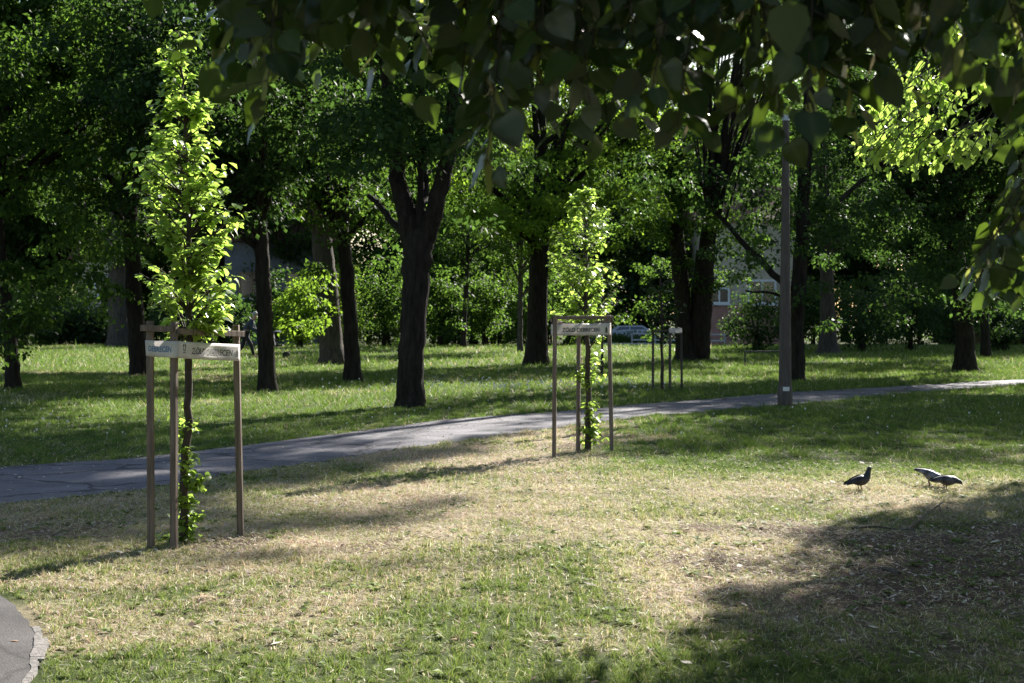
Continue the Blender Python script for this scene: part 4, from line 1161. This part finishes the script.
# ------------------------------------------------------------------ overhanging linden in front
def linden(label, base, trunk_pts, radii, limbs, twigs, crown_cl, leaf, seed, tmpl, crown_per, crown_size, mat='leaf_linden', glow=()):
    rng = np.random.RandomState(seed)
    root = empty('linden_tree', base, label, 'tree')
    mb = MB(); mb.tube(trunk_pts, radii, n=14, jit=.04)
    for pl, r in limbs: mb.tube(pl, r, n=8, jit=.05)
    mb.build('trunk', M['bark'], root, base, smooth=True)
    t2 = MB(); pos = []; ax = []; nr = []; bp = []; ba = []; bn = []
    for s, e in twigs:
        L = np.linalg.norm(e - s)
        c = (s + e) / 2 + rng.normal(0, .04, 3) + (e - s) * .0 + np.array([(e[0] - s[0]) * .3, (e[1] - s[1]) * .3, .10 * L])
        pl = bezier(s, c, e, 12); t2.tube(pl, np.linspace(.004, .0014, 12), n=5, caps=False)
        dcum = np.linspace(0, L, 12); nleaf = max(3, int(L / .042))
        for k in range(nleaf):
            t = .12 + .88 * (k + .5) / nleaf
            f = t * 11; i = min(10, int(f)); p = pl[i] + (pl[i + 1] - pl[i]) * (f - i); dr = pl[i + 1] - pl[i]; dr = dr / np.linalg.norm(dr)
            side = np.cross(dr, [0, 0, 1]); side /= np.linalg.norm(side) + 1e-6
            a = dr * .5 + side * (1 if k % 2 else -1) * .8 + rng.normal(0, .35, 3); a[2] -= rng.uniform(.3, 1.1); a /= np.linalg.norm(a)
            st = rng.uniform(.03, .055)
            q = p + a * st * np.array([1, 1, .7]); t2.tube([p, q], [.0014, .0010], n=4, caps=False)
            pos.append(q); ax.append(a); n = rng.normal(0, .8, 3); n[2] += .75; n[1] -= .1; nr.append(n)
            if rng.uniform() < .22:
                bp.append(p); ba.append(np.array([rng.normal(0, .3), rng.normal(0, .3), -1.0])); bn.append(rng.normal(0, 1, 3))
    for s, e in glow: t2.tube(bezier(s, (s + e) / 2 + np.array([0, 0, .06]), e, 6), np.linspace(.006, .002, 6), n=5, caps=False)
    t2.build('twig', M['bark_young'], root, base)
    sz = leaf * rng.uniform(.6, 1.2, len(pos))
    link('foliage', leaf_mesh('foliage', np.array(pos), np.array(ax), np.array(nr), sz, tmpl, origin=base, smooth=True), M[mat], root)
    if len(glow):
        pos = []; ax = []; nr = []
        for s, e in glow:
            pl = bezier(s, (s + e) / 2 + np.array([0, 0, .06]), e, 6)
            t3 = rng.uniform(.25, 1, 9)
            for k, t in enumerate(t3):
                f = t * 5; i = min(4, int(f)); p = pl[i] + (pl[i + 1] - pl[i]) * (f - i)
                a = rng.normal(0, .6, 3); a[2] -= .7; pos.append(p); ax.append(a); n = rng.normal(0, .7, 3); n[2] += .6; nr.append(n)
        link('foliage', leaf_mesh('foliage', np.array(pos), np.array(ax), np.array(nr),   .072 * rng.uniform(.5, 1.2, len(pos)), T_MID, origin=base), M['leaf_young'], root)  # brighter leaf material than the rest puts part of the sunlight into colour
    if bp: link('foliage', leaf_mesh('foliage', np.array(bp), np.array(ba), np.array(bn), rng.uniform(.05, .09, len(bp)), T_STRIP, origin=base), M['leaf_bract'], root)
    if len(crown_cl):
        p_, a_, n_, s_ = clump_leaves(crown_cl, crown_per, rng.uniform(.4, .7, len(crown_cl)), .55, crown_size)
        link('crown', leaf_mesh('crown', p_, a_, n_, s_, T_MID, origin=base), M['leaf_linden'], root)
    return root

rng = np.random.RandomState(77)
contour = [(150, 10), (208, 8), (226, 92), (245, 112), (265, 108), (285, 84), (310, 62), (345, 72), (375, 88), (400, 62), (430, 78), (455, 118), (472, 168), (490, 188), (508, 150), (535, 135), (560, 165), (585, 120), (608, 158), (632, 140), (655, 120),
           (680, 150), (705, 168), (730, 135), (760, 128), (785, 160), (806, 132), (835, 120), (852, 140), (880, 95), (905, 70), (930, 60), (960, 66), (985, 80), (1008, 125), (1024, 150), (1050, 150)]
cxs = np.array([c[0] for c in contour]); cys = np.array([c[1] for c in contour])
twigs = []
limb_y = 4.9
def limb_pt(x): return np.array([x, limb_y + .15 * math.sin(x * 2), 2.86 + .05 * math.sin(x * 3) + .09 * (x + 1)])
for (px, py) in contour:                       # tips that make the lower outline
    dd = rng.uniform(3.7, 4.7)
    e = P(px + rng.uniform(-6, 6), py - 22, dd)
    s = limb_pt(e[0] + rng.uniform(-.45, .5)); s[1] += rng.normal(0, .15)
    twigs.append((s, e))
for _ in range(250):                            # the mass above it
    px = rng.uniform(150, 1060); lim = np.interp(px, cxs, cys)
    py = lim * rng.uniform(-.9, .72) - 18
    if px < 235 and (px < 205 or rng.uniform() < .6): continue
    if 870 < px < 1000 and rng.uniform() < .35: continue
    dd = rng.uniform(3.6, 6.0)
    e = P(px, py, dd); s = limb_pt(e[0] + rng.uniform(-.55, .6)); s[1] = limb_y + (dd - 4.6) * .7; s[2] = max(s[2], e[2] + .15)
    twigs.append((s, e))
for px, py in [(962, 290), (975, 300), (990, 285), (1005, 262), (1020, 280), (1010, 300), (1030, 250), (1035, 215), (1012, 235), (1000, 240), (985, 262), (1018, 205), (1028, 190), (1008, 215), (1030, 285), (1020, 305), (995, 305), (1035, 175), (1024, 230), (978, 278), (1015, 255)]:   # low bough at the edge of the frame
    dd = 5.6 + rng.uniform(-.3, .3)
    e = P(px, py - 14, dd); s = P(px + rng.uniform(25, 60), py - 75, dd + .1); twigs.append((s, e))
tb = np.array([4.6, .6, 0])
tp = [tb + [0, 0, -.1], tb + [0, 0, .3], tb + [-.05, .05, 1.6], tb + [-.15, .2, 2.6], tb + [-.3, .4, 4.2], tb + [-.3, .5, 7]]
limbs = [([tp[3], np.array([4.0, 2.6, 3.0]), np.array([3.2, 4.3, 3.15]), limb_pt(2.4), limb_pt(1.6), limb_pt(.8), limb_pt(0), limb_pt(-.8), limb_pt(-1.3)], [.12, .10, .08, .06, .05, .042, .032, .02, .008]),
         ([tp[2], np.array([3.9, 2.5, 2.2]), np.array([3.0, 4.6, 2.35]), np.array([2.3, 5.6, 2.25]), np.array([1.95, 5.7, 2.05])], [.06, .045, .03, .016, .006]),
         ([tp[4], np.array([2.5, 3, 5.2]), np.array([0, 5, 5.6]), np.array([-2, 6, 5.5])], [.1, .08, .06, .03]), ([tp[4], np.array([4.2, 3, 5.2]), np.array([3, 7, 5.6])], [.1, .08, .03])]
limbs.append(([tp[4], np.array([4.9, 4.5, 4.9]), np.array([4.6, 8.5, 4.6]), np.array([3.7, 11, 3.9]), np.array([3.1, 12.2, 3.35])], [.09, .07, .05, .03, .01]))
glow = []
for px, py, w in [(855, 165, 1), (862, 150, 1), (870, 172, 1), (880, 160, 1), (888, 176, 1), (898, 168, 1), (915, 172, 1), (925, 160, 1), (935, 165, 1), (950, 166, 1), (965, 150, 1), (985, 155, 1), (960, 172, 1), (870, 130, 1), (890, 105, 2), (905, 92, 2), (915, 112, 2), (930, 95, 2), (945, 105, 2), (960, 85, 1),
                  (980, 100, 1), (1000, 80, 1), (1010, 55, 1), (950, 45, 1), (930, 28, 1), (965, 35, 1), (985, 18, 1), (1015, 25, 1), (880, 118, 1), (910, 135, 1), (925, 145, 1), (905, 160, 1), (890, 142, 1), (940, 132, 1), (885, 165, 2), (920, 170, 1), (870, 155, 1), (1005, 140, 1), (1020, 118, 1)]:
    for _ in range(2 * w + 2):
        dd = 12.2 + rng.normal(0, .5)
        e = P(px + rng.normal(0, 8), py + rng.normal(0, 6) - 5, dd)
        glow.append((e + np.array([rng.uniform(.05, .35), rng.uniform(-.1, .3), rng.uniform(.12, .35)]), e))
ccl = []
for _ in range(1700):  # crown widened overhead, out of view, to hold back sky and sun
    q = np.array([rng.uniform(-6, 9.5), rng.uniform(-5, 10.5), 0]); lo = HC + .19 * max(q[1], 3) + .45
    q[2] = rng.uniform(lo, lo + 3.2)
    if q[1] > 4.5 and 512 + FPX * q[0] / q[1] > 230 and rng.uniform() < .5: q[2] = HC + .178 * q[1] + rng.uniform(-.02, .5)
    ccl.append(q)
linden('large linden overhanging the view, dark shaded leaves with one bough coloured brighter as sunlit', tb, tp, [.26, .22, .19, .18, .13, .05], limbs, twigs, np.array(ccl), .076, 78, T_FORE, 34, .10, glow=glow)

# second linden, outside the frame towards the sun: crown shaped to shade the bare soil
rng = np.random.RandomState(79)
base = np.array([12.08, 20.5, 0])
root = empty('linden_tree', base, 'dense linden out of view, crown shaped so its shade covers the bare soil and the fallen branch', 'tree')
mb = MB(); tp2 = [base + [0, 0, -.1], base + [0, 0, .4], base + [.05, 0, 2], base + [0, .1, 4], base + [.1, 0, 7], base + [0, 0, 9]]
mb.tube(tp2, [.3, .25, .22, .18, .1, .04], n=14, jit=.04)
ccl = []
for k in range(2500):
    aa = rng.uniform(0, 2 * np.pi); hh = rng.uniform(3.0, 9.6) if k < 1900 else rng.uniform(4.5, 7)
    rr = math.sqrt(rng.uniform(.02, 1)) * float(np.interp(hh, [3, 4.3, 5.25, 6.6, 7.1, 7.7, 8.5, 9.6], [4.0, 4.6, 5.2, 5.1, 4.4, 3.6, 4.4, 3.6]))
    rr *= .9 + .18 * float(vnoise(aa * 2.6, hh * .9, 3))
    q = base + np.array([rr * math.cos(aa), rr * math.sin(aa), hh]); ccl.append(q)
    if k % 40 == 0: mb.tube(bezier(np.array(tp2[3]), (tp2[3] + q) / 2 + [0, 0, .5], q, 6), np.linspace(.07, .01, 6), n=6)
mb.build('trunk', M['bark'], root, base, smooth=True)
p_, a_, n_, s_ = clump_leaves(np.array(ccl), 62, rng.uniform(.4, .7, len(ccl)), .55, .13)
link('crown', leaf_mesh('crown', p_, a_, n_, s_, T_MID, origin=base), M['leaf_linden'], root)

# ------------------------------------------------------------------ person with pushchair
def skin_fig(name, verts, edges, radii, mat, parent, rootv=0, sub=2):
    me = bpy.data.meshes.new(name); me.from_pydata(verts, edges, [])
    o = link(name, me, mat, parent)
    sk = o.modifiers.new('skin', 'SKIN'); sk.use_smooth_shade = True
    for i, r in enumerate(radii): me.skin_vertices[0].data[i].radius = (r, r) if not isinstance(r, tuple) else r
    me.skin_vertices[0].data[rootv].use_root = True
    s = o.modifiers.new('sub', 'SUBSURF'); s.levels = sub; s.render_levels = sub
    return o
g = G(249.5, 358)
root = empty('person', g, 'grey haired person in a dark blue jacket leaning forward and pushing a pushchair', 'person')
J = dict(pelvis=(-.16, 0, .88), waist=(-.10, 0, 1.02), chest=(.04, 0, 1.24), neckb=(.13, 0, 1.36), neck=(.17, 0, 1.42), head=(.20, 0, 1.47), crown=(.235, 0, 1.56),
         hem=(-.165, 0, .79), hipR=(-.15, -.09, .84), kneeR=(.08, -.10, .47), ankR=(.17, -.10, .09), toeR=(.33, -.11, .035), hipL=(-.16, .09, .84), kneeL=(-.24, .10, .46), ankL=(-.48, .10, .14), toeL=(-.38, .10, .03),
         shR=(.07, -.18, 1.30), elR=(.13, -.23, 1.05), wrR=(.36, -.17, .98), haR=(.44, -.16, .99), shL=(.07, .18, 1.30), elL=(.14, .23, 1.05), wrL=(.37, .17, .98), haL=(.45, .16, .99))
kk = list(J); ix = {k: i for i, k in enumerate(kk)}
E = [('pelvis', 'hem'), ('pelvis', 'waist'), ('waist', 'chest'), ('chest', 'neckb'), ('neckb', 'neck'), ('neck', 'head'), ('head', 'crown'), ('pelvis', 'hipR'), ('hipR', 'kneeR'), ('kneeR', 'ankR'), ('ankR', 'toeR'), ('pelvis', 'hipL'), ('hipL', 'kneeL'), ('kneeL', 'ankL'), ('ankL', 'toeL'),
     ('chest', 'shR'), ('shR', 'elR'), ('elR', 'wrR'), ('wrR', 'haR'), ('chest', 'shL'), ('shL', 'elL'), ('elL', 'wrL'), ('wrL', 'haL')]
RD = dict(hem=.12, pelvis=.13, waist=.125, chest=.14, neckb=.07, neck=.055, head=.085, crown=.08, hipR=.085, kneeR=.055, ankR=.04, toeR=.03, hipL=.085, kneeL=.055, ankL=.04, toeL=.03, shR=.065, elR=.042, wrR=.03, haR=.035, shL=.065, elL=.042, wrL=.03, haL=.035)
skin_fig('body', [J[k] for k in kk], [(ix[a], ix[b]) for a, b in E], [RD[k] for k in kk], M['skin'], root)
def garment(name, keys, edges, grow, mat):
    ii = {k: i for i, k in enumerate(keys)}
    return skin_fig(name, [J[k] for k in keys], [(ii[a], ii[b]) for a, b in edges], [RD[k] + grow for k in keys], mat, root)
garment('jacket', ['pelvis', 'hem', 'waist', 'chest', 'neckb', 'shR', 'elR', 'wrR', 'shL', 'elL', 'wrL'], [('pelvis', 'hem'), ('pelvis', 'waist'), ('waist', 'chest'), ('chest', 'neckb'), ('chest', 'shR'), ('shR', 'elR'), ('elR', 'wrR'), ('chest', 'shL'), ('shL', 'elL'), ('elL', 'wrL')], .022, M['cloth_blue'])
garment('trousers', ['pelvis', 'hipR', 'kneeR', 'ankR', 'hipL', 'kneeL', 'ankL'], [('pelvis', 'hipR'), ('hipR', 'kneeR'), ('kneeR', 'ankR'), ('pelvis', 'hipL'), ('hipL', 'kneeL'), ('kneeL', 'ankL')], .018, M['cloth_dark'])
bm = bmesh.new(); bmesh.ops.create_uvsphere(bm, u_segments=14, v_segments=10, radius=.105)
for v in bm.verts: v.co = Vector((v.co.x * 1.0 + .205, v.co.y * .9, v.co.z * .95 + 1.575))
bmesh.ops.delete(bm, geom=[v for v in bm.verts if v.co.z < 1.54 and v.co.x > .2], context='VERTS')
me = bpy.data.meshes.new('hair'); bm.to_mesh(me); bm.free(); link('hair', me, M['hair'], root)
bm = bmesh.new(); bmesh.ops.create_cone(bm, cap_ends=True, segments=8, radius1=.018, radius2=.006, depth=.035, matrix=Matrix.Translation((.325, 0, 1.49)) @ Matrix.Rotation(1.57, 4, 'Y'))
me = bpy.data.meshes.new('nose'); bm.to_mesh(me); bm.free(); link('nose', me, M['skin'], root)
# pushchair
gp = g + np.array([1.02, .15, 0])
root = empty('pushchair', gp, 'dark pushchair half hidden by the trunk, pushed by the grey haired person', 'pushchair')
def part(name, fn, mat): mb = MB(); fn(mb); return mb.build(name, M[mat], root)
part('frame', lambda m: [m.tube([(-.34, s, .99), (-.2, s, .8), (.1, s, .35), (.28, s, .1)], [.012] * 4, n=8) or m.tube([(-.28, s, .1), (-.05, s, .5), (-.12, s, .68)], [.012] * 3, n=8) for s in (-.2, .2)], 'metal_dark')
part('handle', lambda m: m.tube([(-.34, -.2, .99), (-.36, 0, 1.0), (-.34, .2, .99)], [.014] * 3, n=8), 'rubber')
part('seat', lambda m: (m.bar((-.12, 0, .42), (.16, 0, .46), .36, .05), m.bar((-.12, 0, .44), (-.2, 0, .86), .36, .05)), 'cloth_dark')
def hood(m):
    vs = []; fs = []
    for i, a in enumerate(np.linspace(math.radians(60), math.radians(185), 8)):
        for j, b in enumerate(np.linspace(-1, 1, 7)):
            vs.append((-.02 + .27 * math.cos(a) * math.sqrt(1 - .25 * b * b), .19 * b, .74 + .25 * math.sin(a) * math.sqrt(1 - .3 * b * b)))
        if i: fs += [((i - 1) * 7 + j, (i - 1) * 7 + j + 1, i * 7 + j + 1, i * 7 + j) for j in range(6)]
    m.add(vs, fs)
h = part('hood', hood, 'cloth_blue'); md = h.modifiers.new('s', 'SOLIDIFY'); md.thickness = .012
for x, y in ((-.28, -.23), (-.28, .23), (.28, -.2), (.28, .2)):
    part('wheel', lambda m: m.tube([(x, y - .02, .11), (x, y + .02, .11)], [.11, .11], n=18), 'rubber')

# ------------------------------------------------------------------ car on the far road
d = 97.0; c = P(628, 340, d); g = np.array([c[0], d, -.54])
root = empty('parked_car', g, 'pale silver car on the far road, only its roof and windows showing', 'car')
prof = [(-2.1, .35), (-2.1, .75), (-1.95, .9), (-1.2, .98), (-.55, 1.42), (.75, 1.45), (1.5, .98), (2.0, .9), (2.1, .6), (2.1, .35)]
def car_body(m):
    vs = []
    for y in (-.82, .82):
        for x, z in prof: vs.append((x, y * (0.84 if z > 1.2 else 1), z))
    n = len(prof); fs = [tuple(range(n)), tuple(range(2 * n - 1, n - 1, -1))] + [(i + 1, i, n + i, n + i + 1) for i in range(n - 1)] + [(0, n - 1, 2 * n - 1, n)]
    m.add(vs, fs)
o = part('body', car_body, 'metal_pale')
part('window', lambda m: m.add([(-.95, -.80, 1.02), (.02, -.80, 1.02), (.02, -.715, 1.38), (-.5, -.715, 1.38)], [(0, 1, 2, 3)]), 'glass')
part('window', lambda m: m.add([(.08, -.80, 1.02), (1.25, -.80, 1.02), (.72, -.715, 1.38), (.08, -.715, 1.38)], [(0, 1, 2, 3)]), 'glass')
for x in (-1.3, 1.35):
    part('wheel', lambda m: m.tube([(x, -.84, .32), (x, -.62, .32)], [.32, .32], n=20), 'rubber')
# pale road rail
root = empty('road_rail', P(655, 338, 92), 'pale horizontal railing along the far road beside the car', 'railing')
a = P(632, 333.5, 92); b = P(725, 334.5, 92)
rl = np.array(root.location)
for dz in (0, -.33):
    mb = MB(); mb.bar(a + [0, 0, dz], b + [0, 0, dz], .06, .07); mb.build('bar', M['metal_pale'], root, rl)
for t in np.linspace(0, 1, 5):
    p = a * (1 - t) + b * t; mb = MB(); mb.bar((p[0], p[1] + .07, -.6), (p[0], p[1] + .07, p[2] + .03), .06, .06); mb.build('post', M['metal_pale'], root, rl)

# ------------------------------------------------------------------ buildings
def building(label, x0, x1, y, h, wall, fmat='white', dep=9, plinth=None, wins=(), cornice=True, stripe=None):
    zb = dip(y) - .1
    g = np.array([(x0 + x1) / 2, y, zb])
    root = empty('building', g, label, 'building')
    mb = MB(); mb.box(((x0 + x1) / 2, y + dep / 2, zb + h / 2), ((x1 - x0) / 2, dep / 2, h / 2)); mb.build('wall', M[wall], root, g)
    if plinth:
        mb = MB(); mb.box(((x0 + x1) / 2, y - .03, zb + plinth[0] / 2), ((x1 - x0) / 2 + .03, .05, plinth[0] / 2)); mb.build('plinth', M[plinth[1]], root, g)
    for (wx, wz, ww, wh) in wins:
        f = MB()
        for dx, dz, hx, hz in ((-ww / 2, 0, .06, wh / 2 + .06), (ww / 2, 0, .06, wh / 2 + .06), (0, wh / 2, ww / 2 - .06, .06), (0, -wh / 2, ww / 2 - .06, .06), (0, 0, .05, wh / 2 - .06)):
            f.box((wx + dx, y - .05, wz + dz), (hx, .06, hz))
        wo = f.build('window', M[fmat], root, g)
        pm = MB(); pm.box((wx, y - .02, wz), (ww / 2 - .03, .03, wh / 2 - .03)); pm.build('pane', M['glass'], wo)
        wo.children[0].data.transform(Matrix.Translation(-Vector(g)))
        s = MB(); s.box((wx, y - .1, wz - wh / 2 - .1), (ww / 2 + .12, .12, .035)); so = s.build('sill', M['white'], wo); so.data.transform(Matrix.Translation(-Vector(g)))
    r = MB(); r.add([(x0 - .4, y - .5, zb + h + .003), (x1 + .4, y - .5, zb + h + .003), (x1 + .4, y + dep + .5, zb + h + .003), (x0 - .4, y + dep + .5, zb + h + .003), (x0 - .4, y + dep / 2, zb + h + 2.4), (x1 + .4, y + dep / 2, zb + h + 2.4)],
                     [(0, 3, 2, 1), (0, 1, 5, 4), (2, 3, 4, 5), (0, 4, 3), (1, 2, 5)]); r.build('roof', M['roof'], root, g)
    return root
d = 100.0
X_ = lambda px, dd=d: (px - CX) * dd / FPX
Z_ = lambda py, dd=d: float(P(0, py, dd)[2])
building('cream house with a pink lower wall and white windows behind the bushes', X_(700), X_(800), d, 7.5, 'wall_cream', plinth=(Z_(305) - dip(d) + .1, 'wall_pink'),
         wins=[(X_(719), Z_(296), 1.1, .8), (X_(762), Z_(292), 1.5, 1.3)])
building('brown low building with a red door half hidden by leaves', X_(975, 104), X_(1100, 104), 104.0, 4.2, 'wall_brown', wins=[(X_(1012, 104), Z_(322, 104), 1.6, .9)])
building('long grey building in shade behind the walking person', X_(225, 104), X_(330, 104), 104.0, 6.5, 'wall_grey', fmat='wall_brown', wins=[(X_(252, 104), Z_(285, 104), 1.4, 1.4), (X_(300, 104), Z_(285, 104), 1.4, 1.4)])
building('pale cream house glimpsed through dark leaves behind the grey trunk', X_(76, 106), X_(120, 106), 106.0, 5.5, 'wall_cream', wins=[(X_(104, 106), Z_(285, 106), 1.0, 1.2)])

# ------------------------------------------------------------------ light, sky, camera
w = bpy.data.worlds.new('World'); SC.world = w; w.use_nodes = True
nt = w.node_tree; nt.nodes.clear()
sky = nt.nodes.new('ShaderNodeTexSky'); sky.sky_type = 'NISHITA'; sky.sun_disc = False
sky.sun_elevation = SUN_EL; sky.sun_rotation = SUN_AZ; sky.altitude = 120; sky.air_density = 1.0; sky.dust_density = 1.0; sky.ozone_density = 1.0
bg = nt.nodes.new('ShaderNodeBackground'); bg.inputs[1].default_value = 0.05
wo = nt.nodes.new('ShaderNodeOutputWorld')
nt.links.new(sky.outputs[0], bg.inputs[0]); nt.links.new(bg.outputs[0], wo.inputs[0])
ld = bpy.data.lights.new('sun', 'SUN'); ld.energy = 5.0; ld.angle = math.radians(.53); ld.color = (1.0, .95, .87)
lo = bpy.data.objects.new('sun', ld); COL.objects.link(lo)
sd = Vector((math.sin(SUN_AZ) * math.cos(SUN_EL), math.cos(SUN_AZ) * math.cos(SUN_EL), math.sin(SUN_EL)))
lo.rotation_euler = (-sd).to_track_quat('-Z', 'Y').to_euler()
lo.location = (20, 30, 30)

cd = bpy.data.cameras.new('camera'); cam = bpy.data.objects.new('camera', cd); COL.objects.link(cam)
cd.sensor_width = 36; cd.lens = FPX / 1024 * 36; cd.clip_start = .05; cd.clip_end = 1500
cam.location = (0, 0, HC); cam.rotation_euler = (math.radians(90) - PITCH, 0, 0)
cd.dof.use_dof = True; cd.dof.focus_distance = 13.0; cd.dof.aperture_fstop = 8.0
SC.camera = cam
SC.view_settings.view_transform = 'Standard'; SC.view_settings.look = 'None'; SC.view_settings.gamma = 1.0; SC.view_settings.use_curve_mapping = False
SC.view_settings.exposure = 1.92
cy = SC.cycles
cy.max_bounces = 7; cy.diffuse_bounces = 4; cy.glossy_bounces = 2; cy.transmission_bounces = 5; cy.transparent_max_bounces = 4
cy.use_denoising = True; cy.sample_clamp_indirect = 4.0; cy.caustics_reflective = False; cy.caustics_refractive = False
